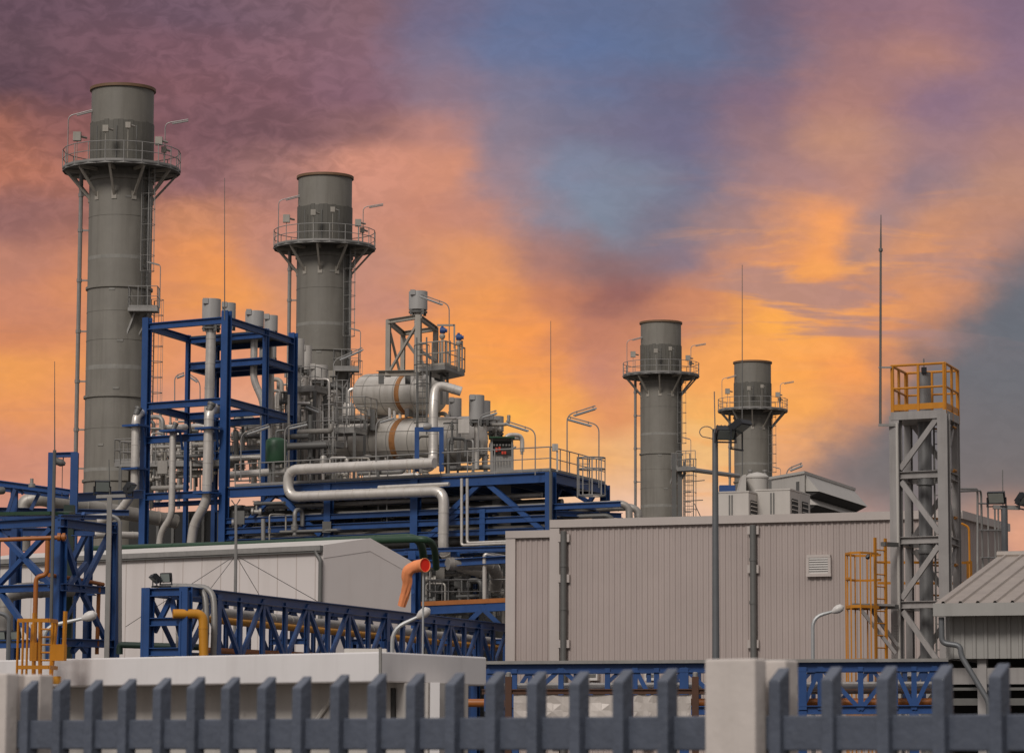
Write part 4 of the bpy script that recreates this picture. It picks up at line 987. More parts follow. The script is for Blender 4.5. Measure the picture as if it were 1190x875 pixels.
silencer(307.5, 399, 427, 6.2, 172, 'slim grey silencer half seen behind the blue frame post', pipe=(3.0, [(307, 560, 172)]))
silencer(316, 399, 417, 5.5, 173.5, 'slim pale silencer between the blue posts', pipe=(2.5, [(318, 560, 173.5)]))
silencer(346.5, 394, 427, 7.5, 172, 'pale upright silencer between the blue frame and the second chimney', pipe=(3.2, [(347, 560, 172)]), m_=HOUSE)
silencer(356, 402, 431, 6.5, 174, 'pale silencer behind the upright one by the second chimney', pipe=(3.0, [(356, 560, 174)]), m_=HOUSE)
silencer(370, 425, 443, 11, 173, 'squat whitish silencer at the foot of the second chimney', pipe=(3.6, [(370, 560, 173)]), m_=HOUSE)
silencer(486, 339, 361, 11, 176, 'grey silencer on top of the pale braced frame', pipe=(4.5, [(486, 440, 176)]))
silencer(554, 459.5, 489, 9, 172, 'tall grey silencer past the round end of the lower drum', pipe=(3, [(554, 545, 172)]))
silencer(563, 466, 489, 7, 176, 'grey silencer hidden behind the tall one past the drums', pipe=(3, [(563, 545, 176)]))
silencer(576, 484, 502, 9.5, 178, 'squat grey silencer nearest the control panel', pipe=(3, [(576, 545, 178)]))
silencer(529, 463, 485, 7.5, 184, 'grey silencer behind the silver pipe elbow above the lower drum', pipe=(3, [(529, 545, 184)]))

# insulated drop pipes in front of the frame
g = 'insulated drop pipes in blue collars'
def drop_pipe(pts, r, cols, label, head):
    w = [fp.at(x, y) for x, y in pts]; rr = r * 160 / F
    t = T('drop_pipe', label, 'pipe', w[-1], g)
    MB().jacket(fillet([w[0] + V((.5, 1.2, .3)), w[0]] + w[1:], .45, 6), rr, 16, 1.1).build('pipe', SILVER, t)
    MB().lathe(w[0] + V((0, 0, .0)), w[0] + V((.35, .2, 1)), [(0, rr * .75), (.3, rr * .75), (.3, rr * .9), (.42, rr * .9)], 12).build('cap', GALVD, t)
    for y in cols:
        x = min(pts, key=lambda p: abs(p[1] - y))[0]; c = fp.at(pts[0][0] + (pts[1][0] - pts[0][0]) * (y - pts[0][1]) / (pts[1][1] - pts[0][1]), y)
        mb = MB(); mb.box(c, 1.05, .95, .1, fA); mb.bar(c + fA * .45 - Z * .05, c + fA * .45 + V((.1, .5, -.9)), .1, .1); mb.build('collar', BLUE, t)
drop_pipe([(158, 482), (156.5, 570), (138, 596), (116, 606)], 5.0, (495, 545), 'silver drop pipe bending away to one side beneath the first chimney', True)
drop_pipe([(201, 500), (199.5, 600), (187, 618), (184.5, 640)], 3.9, (501,), 'thinner silver drop pipe between two thicker ones on the blue frame', True)
drop_pipe([(243, 477), (240, 583), (225, 610), (221.5, 640)], 5.6, (498, 573), 'thickest silver drop pipe on the blue frame, kinked near its foot', True)

# ------------------------------------------------------------------ pipe rack deck
DFp = VP(262, 160, 640, 150); DSp = VP(640, 150, 703, 157)
dL, dC, dR = g2(P(262, 560, 160)), g2(P(640, 560, 150)), g2(P(703, 560, 157.2))
zD = P(640, 548, 150).z
dd = (dC - dL).normalized(); ds = (dR - dC).normalized()
t = T('pipe_rack', 'broad blue pipe rack deck with railings below the silver drums', 'pipe rack', dC)
def zd(y): return DFp.at(600, y).z
depth = (dR - dC)
MB().ibeam(dL + dd * .3 + Z * (zD - .25), dC - dd * .25 + Z * (zD - .25), .3, .5, None, .05).build('edge_beam', BLUE, t)
MB().ibeam(dC + ds * .25 + Z * (zD - .25), dR - ds * .2 + Z * (zD - .25), .3, .5, None, .05).build('edge_beam', BLUE, t)
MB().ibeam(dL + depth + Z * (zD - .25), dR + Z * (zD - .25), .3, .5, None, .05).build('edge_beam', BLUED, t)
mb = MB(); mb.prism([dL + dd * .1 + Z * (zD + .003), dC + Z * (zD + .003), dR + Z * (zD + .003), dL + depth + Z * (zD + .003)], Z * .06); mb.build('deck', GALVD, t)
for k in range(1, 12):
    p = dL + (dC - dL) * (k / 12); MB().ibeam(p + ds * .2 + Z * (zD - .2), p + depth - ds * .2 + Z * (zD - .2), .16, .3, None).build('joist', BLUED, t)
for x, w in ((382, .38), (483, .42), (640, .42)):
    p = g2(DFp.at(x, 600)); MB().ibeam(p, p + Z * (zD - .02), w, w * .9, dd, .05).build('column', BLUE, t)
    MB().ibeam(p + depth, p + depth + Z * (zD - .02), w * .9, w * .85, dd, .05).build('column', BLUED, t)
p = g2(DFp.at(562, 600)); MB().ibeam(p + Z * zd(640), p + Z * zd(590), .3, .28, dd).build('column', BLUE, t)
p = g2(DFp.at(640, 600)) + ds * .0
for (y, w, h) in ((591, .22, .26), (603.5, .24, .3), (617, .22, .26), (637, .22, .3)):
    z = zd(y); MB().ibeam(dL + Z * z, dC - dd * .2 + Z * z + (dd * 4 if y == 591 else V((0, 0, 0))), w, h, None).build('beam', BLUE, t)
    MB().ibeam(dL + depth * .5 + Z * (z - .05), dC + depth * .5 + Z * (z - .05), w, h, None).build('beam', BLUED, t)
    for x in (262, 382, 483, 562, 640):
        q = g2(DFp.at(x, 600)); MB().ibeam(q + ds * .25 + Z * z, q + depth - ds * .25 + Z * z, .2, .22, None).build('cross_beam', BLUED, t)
for a, b_ in (((324, 574), (373, 622)), ((320, 574), (268, 626)), ((567, 562), (632, 617)), ((558, 562), (520, 598)), ((500, 622), (540, 590)), ((484, 576), (512, 560))):
    MB().bar(DFp.at(*a), DFp.at(*b_), .18, .24).build('brace', BLUE, t)
for a, b_ in (((660, 580), (628, 560)), ((622, 560), (610, 585)), ((648, 590), (660, 570))): MB().bar(DFp.at(*a) + ds * 3.5, DFp.at(*b_) + ds * 3.5, .16, .2).build('brace', BLUED, t)
railing(MB(), [DFp.at(270, 567) * 0 + dL + dd * .6 + Z * (zD + .06), dC - dd * .05 + Z * (zD + .06)], 1.12, 1.55, .03).build('railing', GALV, t)
railing(MB(), [dC + Z * (zD + .06), dR + Z * (zD + .06)], 1.12, 1.3, .03).build('railing', GALV, t)
# side extension beams
for y in (588, 597): 
    MB().ibeam(dC + ds * .1 + Z * zd(y + 1), P(722, 590 + (y - 588), 153), .22, .24).build('beam', BLUE, t)
q = g2(P(693, 600, 153)); MB().ibeam(q, q + Z * P(693, 584, 153).z, .24, .22, dd).build('column', BLUE, t)
# basket ladder at the far corner
bl_ = T('deck_ladder', 'grey hooped basket ladder at the far corner of the blue deck', 'ladder', P(684, 575, 152))
q0 = P(678, 578, 151.5); q1 = P(678, 531, 151.5)
ladder(MB(), q0, q1, V((1, .3, 0)), .6, .3, .03).build('ladder', GALV, bl_)
mb = MB(); c = P(688, 550, 151)
for z in (P(688, 532, 151).z, P(688, 545, 151).z, P(688, 576, 151).z): mb.tube([V((c.x + .62 * math.cos(a), c.y + .5 * math.sin(a), z)) for a in [math.pi * k / 6 for k in range(13)]], .035, 5)
for a in range(8): th = a * math.pi / 4; mb.bar(V((c.x + .62 * math.cos(th), c.y + .5 * math.sin(th), P(688, 576, 151).z)), V((c.x + .62 * math.cos(th), c.y + .5 * math.sin(th), P(688, 532, 151).z)), .04, .03)
mb.build('safety_cage', GALV, bl_)
# pipes lying in the rack
g = 'grey pipes lying in the blue pipe rack'
rp_ = [(.12, 574, .12, SILVERD), (.25, 579, .1, GALVD), (.5, 577, .16, SILVERD), (.1, 587, .13, GALV), (.35, 586, .16, SILVERD), (.62, 588, .2, GALVD), (.15, 599.5, .14, SILVERD), (.3, 600, .1, GALV), (.55, 599, .17, GALVD), (.12, 612, .15, SILVERD), (.4, 613, .14, GALV), (.14, 624, .17, GALVD), (.5, 626, .2, SILVERD)]
lv_ = {0: 'topmost', 1: 'upper', 2: 'middle', 3: 'lower'}
for i, (f, y, r, m_) in enumerate(rp_):
    a = dL + depth * f + dd * random.uniform(.3, 1) + Z * zd(y); b_ = dC + depth * f - dd * random.uniform(.3, 1) + Z * zd(y)
    o = solo('rack_pipe', MB().jacket([a, b_], r, 10, 1.6), m_, 'dull grey pipe lying lengthwise between the beams of the blue pipe rack', 'pipe', g)
for k, (dy, xe) in enumerate(((0, 731), (4, 742))):
    pts = fillet([P(648, 589 + dy, 151.5 + k), P(xe - 8, 585 + dy, 150.5 + k), P(xe, 590 + dy, 150.5 + k), P(xe + 1, 640, 150.5 + k)], .55, 7)
    solo('rack_pipe', MB().jacket(pts, .17, 12, 1.2), SILVERD, ('dull silver pipe bending down over the hall roof edge, first of two' if k == 0 else 'dull silver pipe bending down over the hall roof edge, further out'), 'pipe', g)
solo('rack_pipe', MB().jacket(fillet([P(648, 601, 151.5), P(706, 599, 150.8), P(713, 604, 150.8), P(714, 640, 150.8)], .4, 6), .12, 10, 1.2), GALVD, 'thinner dark pipe bending down under the two silver ones by the hall roof', 'pipe', g)
mb = MB(); c = P(583, 590, 154); mb.bar(g2(c) + Z * zd(640), c + Z * 1.3, .9, .8); solo('cable_riser', mb, GALV, 'grey flat cable riser under the deck beside the diagonal brace', 'cable duct')
# boiler casing as dark backing, the rack's shade put into its colour
mb = MB(); cA = g2(P(150, 600, 186)); cB = g2(P(596, 600, 172)); cv = V((2, 9, 0))
cz = P(400, 586, 178).z
t = T('boiler_house', 'shade-darkened boiler casing behind the blue pipe rack', 'boiler', (cA + cB) / 2 + cv * .5)
mb.prism([cA, cB, cB + cv, cA + cv], Z * cz); mb.build('casing', CASING, t)
n = VP(150, 186, 596, 172).n
for k in range(1, 24): p = cA + (cB - cA) * (k / 24); MB().bar(p + n * .06, p + n * .06 + Z * (cz - .1), .18, .1, (cB - cA)).build('stiffener', GALVD, t)

# silver Z pipe
g = 'silver process pipes in front of the deck'
fz_ = VP(262, 160, 640, 150, .9)
r = 6.3 * 152 / F
pts = [P(534, 455, 172), P(505, 447, 171), P(503, 470, 170), P(503, 530, 160), P(498, 539, 158)]
zp_ = [fz_.at(505, 538), fz_.at(335, 546), fz_.at(335, 577.5), fz_.at(516, 570.5), fz_.at(515, 644), fz_.at(530, 655) + V((0, 1.5, 0)), fz_.at(560, 660) + V((0, 4, 0))]
solo('process_pipe', MB().jacket(fillet(zp_, .62, 8), r, 20, 1.0), SILVER, 'big silver pipe folding back on itself in front of the deck, then dropping', 'pipe', g)
t_ = fillet([P(536, 455, 171), P(506, 446, 171), P(503.5, 470, 170.5), P(503.5, 541, 170.3), P(490, 545, 168)], .9, 8)
solo('process_pipe', MB().jacket(t_, 5.6 * 170 / F, 20, .9), SILVER, 'upright silver pipe with a bent top beside the drums', 'pipe', g)
solo('process_pipe', MB().jacket([fz_.at(440, 566.5), fz_.at(522, 562.5)], .1, 12, 2), SILVER, 'thin silver pipe lying above the long leg of the folded pipe', 'pipe', g)
for dx, lab in ((0, 'slim beige pipe dropping and turning to the taupe hall, outer of a pair'), (6.5, 'slim beige pipe dropping and turning to the taupe hall, inner of a pair')):
    pts = fillet([fz_.at(536.5 + dx, 556), fz_.at(536.5 + dx, 633.5 - dx * .4), fz_.at(592, 631 - dx * .3)], .15, 5)
    solo('process_pipe', MB().jacket(pts, .075, 10, 2), SILVER, lab, 'pipe', g)
solo('process_pipe', MB().jacket([P(266, 552, 163), P(334, 547, 161)], .19, 14, .9), SILVER, 'silver pipe along the deck from the blue frame to the folded pipe', 'pipe', g)
solo('process_pipe', MB().jacket([P(266, 533, 168), P(318, 530, 168)], .16, 14, .9), SILVER, 'silver pipe running behind the green tank', 'pipe', g)
solo('process_pipe', MB().tube([P(333, 519, 166), P(379, 517, 166)], .19, 14), GALVD, 'dark grey pipe between the green tank and the lower drum', 'pipe', g)

# ------------------------------------------------------------------ drums
def drum(x0, x1, yc0, yc1, rp_px, Y0, Y1, label, rust, seams):
    a = P(x0, yc0, Y0); b_ = P(x1, yc1, Y1); r = rp_px * (Y0 + Y1) / 2 / F; L = (b_ - a).length; d = (b_ - a).normalized()
    t = T('steam_drum', label, 'drum', (a + b_) / 2 - Z * r, 'insulated silver steam drums')
    hd = r * .55; prof = [(0, .02)] + [(hd - hd * math.cos(k * math.pi / 14), r * math.sin(k * math.pi / 14)) for k in range(1, 7)] + [(hd, r)]
    prof += [(L - hd, r)] + [(L - hd + hd * math.sin(k * math.pi / 14), r * math.cos(k * math.pi / 14)) for k in range(1, 7)] + [(L, .02)]
    MB().lathe(a, b_, prof, 40).build('shell', DRUMM, t)
    mb = MB()
    for s in seams: mb.lathe(a + d * (L * s - .03), b_, [(0, r * .99), (0, r * 1.008), (.06, r * 1.008), (.06, r * .99)], 40)
    sd_ = d.cross(Z)
    for th in (-.5, .35, 1.0):
        o = (-sd_ if sd_.y > 0 else sd_) * (math.cos(th) * r * 1.003) + Z * (math.sin(th) * r * 1.003); mb.bar(a + d * hd + o, b_ - d * hd + o, .05, .02)
    mb.build('seam', SILVERD, t)
    for s, w in rust: MB().lathe(a + d * (L * s), b_, [(0, r * .99), (0, r * 1.016), (w, r * 1.016), (w, r * .99)], 40).build('rusty_band', RUST, t)
    return t, a, b_, r, d
u1 = drum(419, 512, 459, 456.5, 24.5, 181, 177, 'upper silver steam drum with a rusty band below the pale braced frame', [(.60, .34)], (.2, .42, .58, .8))
u2 = drum(384, 558, 514.5, 510.5, 27, 182, 175, 'longer lower silver steam drum lying above the blue deck', [(.50, .42)], (.13, .22, .36, .48, .62, .75, .88))
for (t, a, b_, r, d), fs in ((u1, (.25, .72)), (u2, (.2, .8))):
    for f in fs:
        c = a + (b_ - a) * f; mb = MB(); mb.bar(c - Z * r * 1.15 - d * .12 , c - Z * r * .6 - d * .12, .3, r * 1.3, d); mb.build('saddle', GALV, t)
for x in (453, 458.5, 465, 472): p = P(x, 484, 178.5); MB().tube([p - Z * .3, p + Z * .6], .09, 8).build('riser', WHITE, u1[0])
MB().bar(P(433, 476, 178), P(433, 500, 178), .28, .28).build('leg', GALVD, u1[0])
c = u2[0]; mb = MB(); e2 = P(549, 510, 174)
mb.lathe(P(550, 520, 172.5), P(556, 521, 168), [(0, .45), (.3, .45), (.3, .52), (.4, .52), (.4, .02)], 18); mb.build('manway', SILVERD, c)
MB().box(P(523, 517, 171.5), .4, .3, .75).build('junction_box', GALV, c)
mb = MB().tube([P(533, 488, 172.5), P(533, 545, 172.5)], .12, 8); mb.build('downcomer', GALV, c)
MB().tube([P(515, 492, 172), P(533, 491, 172)], .04, 6).build('handrail', GALVD, c)

# pale braced frame on the upper drum
t = T('valve_tower', 'pale braced steel frame carrying a silencer above the upper drum', 'steel frame', P(478, 434, 176))
Y = 174.5
Q = {k: (P(x, 433, yy), P(x, 367, yy)) for k, (x, yy) in dict(a=(451, 175), b=(486, 173), c=(506, 178), d=(468, 180)).items()}
zt_ = P(486, 366, 173).z; zb_ = P(486, 433, 173).z
for k_, w in (('a', .26), ('b', .3), ('c', .26), ('d', .24)): q = g2(Q[k_][0]); MB().ibeam(q + Z * zb_, q + Z * zt_, w, w * .9, V((1, -.3, 0)), .03).build('column', BEIGE, t)
for p, q in ('ab', 'bc', 'cd', 'da'): MB().ibeam(g2(Q[p][0]) + Z * (zt_ - .1), g2(Q[q][0]) + Z * (zt_ - .1), .24, .24).build('beam', BEIGE, t)
def qb(p, f0, q, f1): a = g2(Q[p][0]) + Z * (zb_ + (zt_ - zb_) * f0); b_ = g2(Q[q][0]) + Z * (zb_ + (zt_ - zb_) * f1); MB().bar(a, b_, .12, .14).build('brace', BEIGE, t)
qb('a', .05, 'b', .88); qb('a', .9, 'd', .05); qb('d', .9, 'c', .05); qb('b', .4, 'c', .4)
MB().ibeam(P(440, 434, 175.5), P(490, 433, 173), .4, .3).build('base_beam', BEIGE, t)
for x in (443, 474): MB().bar(P(x, 436, 175), P(x, 446, 175), .3, .3).build('foot', GALVD, t)
# valve platform
Y = 173
vp = T('valve_platform', 'grey railed platform with blue valve actuators beside the pale frame', 'platform', P(510, 432, Y))
za = P(510, 429, Y).z; q = [P(487, 429, 172), P(517, 430, 171), P(540, 427, 174), P(512, 424, 176.5)]; q = [g2(p) + Z * za for p in q]
MB().prism([p - Z * .25 for p in q], Z * .25).build('deck', GALV, vp)
railing(MB(), q[:3] + [q[3]], 1.3, .9, .035).build('railing', BEIGE, vp)
for (x, y, dx) in ((514, 384, 0), (533, 392, 3)):
    mb = MB(); mb.lathe(P(x - 3, y, Y - .3), P(x + 5, y + .3, Y - .3), [(0, .1), (.02, .17), (.3, .17), (.32, .1), (.42, .1), (.42, .01)], 12); mb.lathe(P(x, y + 3, Y - .3), P(x, y - 5, Y - .3), [(0, .12), (.3, .12), (.32, .07), (.38, .07)], 10); mb.build('actuator', VALVE, vp)
    MB().tube([P(x, y + 5, Y - .3), P(x, y + 40, Y - .3)], .07, 8).build('stem', BEIGE, vp); MB().lathe(P(x, y + 10, Y - .3), P(x, y + 5, Y - .3), [(0, .1), (.1, .16), (.2, .16), (.28, .1)], 10).build('valve', BEIGE, vp)
mb = MB(); mb.bar(P(508, 378, Y), P(528, 378, Y), .1, .1); mb.bar(P(528, 377, Y), P(528, 405, Y), .1, .1); mb.bar(P(528, 391, Y), P(534, 391, Y), .08, .08); mb.build('davit', BEIGE, vp)
for x in (519, 523, 511, 537): MB().tube([P(x, 396, Y - .2), P(x, 428, Y - .2)], .05, 6).build('stem', GALV, vp)
for y in (438, 446): mb = MB(); mb.bar(P(505, y - 6, Y), P(520, y, Y), .3, .12); mb.build('tread', GALVD, vp)
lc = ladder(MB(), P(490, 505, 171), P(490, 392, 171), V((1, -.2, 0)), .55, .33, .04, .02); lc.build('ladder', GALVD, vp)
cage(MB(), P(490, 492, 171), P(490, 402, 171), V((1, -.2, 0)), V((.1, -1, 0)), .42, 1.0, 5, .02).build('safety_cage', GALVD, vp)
for x in (485, 500, 513, 520): MB().bar(P(x, 505 if x < 510 else 470, 172.5), P(x, 432, 172.5), .14, .14).build('leg', GALVD, vp)
# blue portal on the deck
bp = T('small_portal', 'small blue goal-shaped frame around the upright silver pipe on the deck', 'frame', P(498, 550, 153))
for x in (484.5, 513): MB().bar(P(x, 548, 153.3), P(x, 498, 153.3), .22, .22).build('post', BLUE, bp)
MB().bar(P(482, 499, 153.3), P(515.5, 499, 153.3), .2, .21).build('beam', BLUE, bp)
mb = MB().lathe(P(492, 496, 153.3), P(500, 496, 153.3), [(0, .1), (.02, .18), (.25, .2), (.4, .12)], 12); mb.build('motor', GALV, bp)
# green tank
c = P(321, 510, 161); zb_ = P(321, 538, 161).z; r = 12.3 * 161 / F
t = T('green_tank', 'upright green tank on the deck beside the blue frame', 'tank', V((c.x, c.y, zb_)))
h = c.z - zb_; MB().lathe(V((c.x, c.y, zb_)), V((c.x, c.y, zb_ + 1)), [(0, r * .95), (.05, r), (h - .15, r), (h - .04, r * .9), (h + .04, r * .6), (h + .08, .02)], 24).build('body', TANKG, t)
mb = MB(); mb.tube(fillet([c + V((0, 0, .05)), c + V((0, 0, .4)), c + V((.4, 0, .45))], .1), .06, 8); mb.build('nozzle', GALVD, t)
for a in range(3): th = a * 2.1 + .3; MB().box(V((c.x + math.cos(th) * r * .8, c.y + math.sin(th) * r * .8, (zb_ + zD) / 2)), .12, .12, max(.1, zb_ - zD)).build('leg', GALVD, t)
# control panel
c = P(584, 526, 158)
t = T('control_panel', 'grey open control cabinet with red handles on the deck', 'cabinet', P(584, 547, 158))
def cp(x, y, o=0): return P(x, y, 158 + o)
mb = MB(); mb.box(cp(583, 529, .3), 1.15, .5, 1.6); mb.build('casing', GALV, t)
MB().box(cp(583, 520, -.02), .95, .12, .65).build('recess', DARK, t)
mb = MB(); mb.box(cp(583, 509, 0), 1.3, .95, .07); mb.build('canopy', TANKG, t)
for x in (572, 595): MB().bar(cp(x, 545, -.2), cp(x, 509, -.2), .06, .06).build('post', GALV, t)
for (x, y) in ((577, 522.5), (580.5, 521.5), (584, 526), (587, 526)): MB().box(cp(x, y, -.12), .1, .08, .2 if y < 525 else .14).build('handle', RED, t)
for k in range(6): MB().lathe(cp(574 + 3.6 * k, 517, -.12), cp(574 + 3.6 * k, 517, -.3), [(0, .05), (.04, .05)], 10).build('gauge', GALV, t)
for k in range(6): MB().tube([cp(574 + 3.4 * k, 532, -.1), cp(574 + 3.4 * k, 540, -.1)], .02, 5).build('tubing', BEIGE, t)
c = P(645, 523, 150.3); jb = MB().box(P(645, 520, 150.2), .28, .2, .34); jb.bar(P(647.5, 517, 150.2), P(647.5, 548, 150.2), .09, .09); solo('call_box', jb, HOUSE, 'small pale call box on a post at the deck corner', 'call box')

# ------------------------------------------------------------------ deck lamps
def deck_lamp(px, yb_, yt_, xe, ye, Y, label, two=True, r=.03):
    b = P(px, yb_, Y); t = T('deck_lamp', label, 'lamp', b, 'hooked tube lamps'); top = P(px, yt_, Y); e = P(xe, ye, Y)
    MB().tube(fillet([b, top, e], .35, 6), r, 6).build('pole', GALV, t)
    s_ = top + (e - top) * .22 - Z * .13; f_ = e - Z * .13 + (e - top) * .04; d = (f_ - s_)
    fx = MB().bar(s_, f_, .16, .07).build('fixture', LPOLE, t)
    mb = MB(); mb.tube([s_ + d * .05 - Z * .05, f_ - d * .05 - Z * .05], .035, 6); mb.build('tube', WHITE, fx)
    mb = MB()
    for f in (.15, .85): q = s_ + d * f; mb.bar(q, q + Z * .17, .04, .03)
    mb.build('clip', GALVD, fx)
deck_lamp(622, 552, 500, 588, 489, 149.8, 'tube lamp leaning back over the control cabinet')
deck_lamp(659, 549, 482, 692, 471.5, 152, 'tallest tube lamp above the deck corner, reaching outward')
deck_lamp(696, 567, 494, 660, 484, 155, 'tube lamp reaching inward at the far corner of the deck')
deck_lamp(556, 545, 483, 577, 477, 153, 'short tube lamp beside the tall silencer past the drums')
deck_lamp(437, 551, 489, 458, 482.5, 154, 'tube lamp in front of the upper drum')
deck_lamp(331, 556, 496, 356, 490.5, 157, 'tube lamp between the green tank and the second chimney')
deck_lamp(280, 558, 504, 312, 493, 159.5, 'tube lamp just past the blue frame mid post, above the silver pipe')
deck_lamp(203, 470, 437, 214, 433, 172, 'tiny tube lamp seen through the blue frame next to the chimney ladder')
deck_lamp(232.5, 470, 443, 219, 434, 172, 'second tiny tube lamp facing the other one inside the blue frame')
deck_lamp(522, 420, 354, 489, 342, 173, 'tube lamp hooked over the silencer on the pale frame')
deck_lamp(387.5, 452, 419, 421, 404, 174, 'tube lamp by the landing of the second chimney')
deck_lamp(914, 560, 545, 932, 538, 160, 'tiny tube lamp behind the filter house roof')
deck_lamp(375, 505, 478, 356, 470, 170, 'small tube lamp over the pipework left of the drums')

# ------------------------------------------------------------------ pipework between frame and drums, and under the deck
def pipework(name, label, x0, x1, y0, y1, Y0, Y1, nv, nh, seed, mats, base, plat=()):
    random.seed(seed); t = T(name, label, 'pipework', base); k = (Y0 + Y1) / 2 / F
    for i in range(nv):
        x = random.uniform(x0, x1); Y = random.uniform(Y0, Y1); ya = random.uniform(y0, y0 + (y1 - y0) * .55); yb_ = random.uniform(max(ya + 18, y0 + (y1 - y0) * .6), y1 + 20)
        r = random.choice((1, 1.3, 1.8, 2.6)) * k; xe = x + random.choice((-1, 1)) * random.uniform(6, 26)
        pts = [P(x, yb_, Y), P(x, ya, Y)] + ([P(xe, ya, Y + .5), P(xe, ya + random.uniform(8, 22), Y + .5)] if random.random() < .6 else [])
        mb = MB().tube(fillet(pts, r * 3.2, 5), r, 10)
        for j in range(random.randint(0, 2)):
            c = pts[0] + (pts[1] - pts[0]) * random.uniform(.15, .85); mb.lathe(c - Z * .12, c, [(0, r), (0, r * 1.7), (.07, r * 1.7), (.07, r * 1.2), (.14, r * 1.2), (.14, r * 1.7), (.21, r * 1.7), (.21, r)], 10)
        mb.build('pipe', random.choice(mats), t)
    for i in range(nh):
        xa = random.uniform(x0, x0 + (x1 - x0) * .5); xb = random.uniform(xa + 25, x1); y = random.uniform(y0 + 8, y1); Y = random.uniform(Y0, Y1); r = random.choice((1, 1.4, 2, 3)) * k
        pts = [P(xa, y, Y + 1.2), P(xb, y - (xb - xa) * .035, Y - .5)] + ([P(xb, y + random.uniform(-15, 15), Y - .5)] if random.random() < .5 else [])
        MB().jacket(fillet(pts, r * 3, 5), r, 10, 1.4).build('pipe', random.choice(mats), t)
    for i in range(nv // 3):
        x = random.uniform(x0, x1); y = random.uniform(y0 + 10, y1); Y = random.uniform(Y0, Y1) - .3; s_ = random.uniform(.3, .6)
        mb = MB(); c = P(x, y, Y)
        if i % 2: mb.box(c, s_, s_ * .6, s_ * 1.3)
        else: mb.lathe(c - V((.25, 0, 0)), c, [(0, .1), (0, .2), (.1, .2), (.14, .12), (.36, .12), (.4, .2), (.5, .2), (.5, .1)], 10); mb.tube([c, c + Z * .5], .05, 6); mb.lathe(c + Z * .5, c + Z * .6, [(0, .2), (.05, .2)], 10)
        mb.build('junction_box' if i % 2 else 'valve', random.choice(mats), t)
    for (xa, ya, xb, yb_, Y) in plat:
        a = P(xa, ya, Y); b_ = P(xb, yb_, Y - .8); d = V((.6, 1.5, 0)); b_.z = a.z
        pl_ = MB().prism([a - Z * .2, b_ - Z * .2, b_ + d - Z * .2, a + d - Z * .2], Z * .2).build('walkway', GALV, t)
        railing(MB(), [a + d, a, b_, b_ + d], 1.15, .9, .03).build('railing', GALV, pl_)
        for q in (a, b_): MB().bar(q - Z * .2, q - Z * 5, .16, .16).build('leg', GALVD, t)
M1 = [GALV, SILVERD, SILVER, BEIGE, GALVD, SILVERD]
pipework('boiler_pipework', 'tangle of grey pipes and walkways seen through the lower blue frame', 172, 262, 478, 575, 168, 182, 30, 22, 3, M1, g2(P(215, 560, 175)) + Z * cz, ((140, 538, 262, 531, 170), (168, 522, 250, 517, 180)))
pipework('boiler_pipework', 'dense pipes and walkways between the blue frame and the second chimney', 318, 388, 440, 560, 166, 186, 30, 18, 11, M1, g2(P(365, 560, 175)) + Z * cz, ((333, 452, 366, 450, 172), (372, 500, 412, 498, 172), (345, 515, 385, 512, 170), (378, 486, 424, 484, 178)))
pipework('boiler_pipework', 'pipes behind the blue frame mid post and green tank', 264, 320, 478, 562, 166, 184, 16, 14, 19, M1, g2(P(290, 560, 175)) + Z * cz, ((266, 520, 330, 516, 172),))
pipework('boiler_pipework', 'fine upper tangle of thin pipes beside the second chimney foot', 336, 388, 425, 500, 173, 190, 26, 8, 41, M1, g2(P(360, 470, 180)) + Z * cz, ((340, 470, 384, 468, 176),))
pipework('boiler_pipework', 'fine pipes on the deck in front of the lower drum', 392, 500, 530, 556, 163, 168, 18, 6, 43, M1, g2(P(440, 548, 165)) + Z * zD)
pipework('drum_pipework', 'small pipes and fittings around the round end of the lower drum', 506, 600, 476, 545, 168, 184, 16, 5, 23, M1, g2(P(550, 560, 175)) + Z * cz)
pipework('underdeck_pipework', 'dark tangle of pipes and rails under the blue deck beside the taupe hall', 497, 590, 645, 715, 151, 162, 22, 16, 29, [GALVD, GALV, SILVERD, CASING, GALVD], g2(P(540, 700, 156)), ((498, 702, 590, 697, 151),))
pipework('underdeck_pipework', 'shadowed pipes crossing inside the long part of the blue rack', 270, 590, 574, 628, 155, 164, 30, 10, 31, [GALVD, SILVERD, CASING, GALV], g2(P(430, 620, 160)))
for (x, y0, y1, Y, lab) in ((381, 555, 478, 168, 'grey caged ladder rising at the near end of the lower drum'), (397, 520, 450, 172, 'grey caged ladder below the landing of the second chimney'), (349, 520, 446, 174, 'grey caged ladder beside the pale silencers by the blue frame')):
    q0 = P(x, y0, Y); q1 = P(x, y1, Y); cl_ = T('caged_ladder', lab, 'ladder', q0)
    ladder(MB(), q0, q1, V((1, -.2, 0)), .55, .33, .04, .02).build('ladder', GALV, cl_); cage(MB(), q0 + Z * 1.2, q1 + Z * .3, V((1, -.2, 0)), V((.1, -1, 0)), .42, .8, 5, .02).build('safety_cage', GALV, cl_)
mb = MB(); c = P(376, 531, 163); mb.lathe(c - Z * .8, c + Z * 9, [(0, .02), (.04, .15), (.12, .19), (.75, .19), (.86, .14), (.9, .02)], 18); mb.tube([c - Z * 1.2, c - Z * .7], .07, 8); solo('small_vessel', mb, SILVERD, 'short silver upright vessel on the deck below the drums', 'vessel')
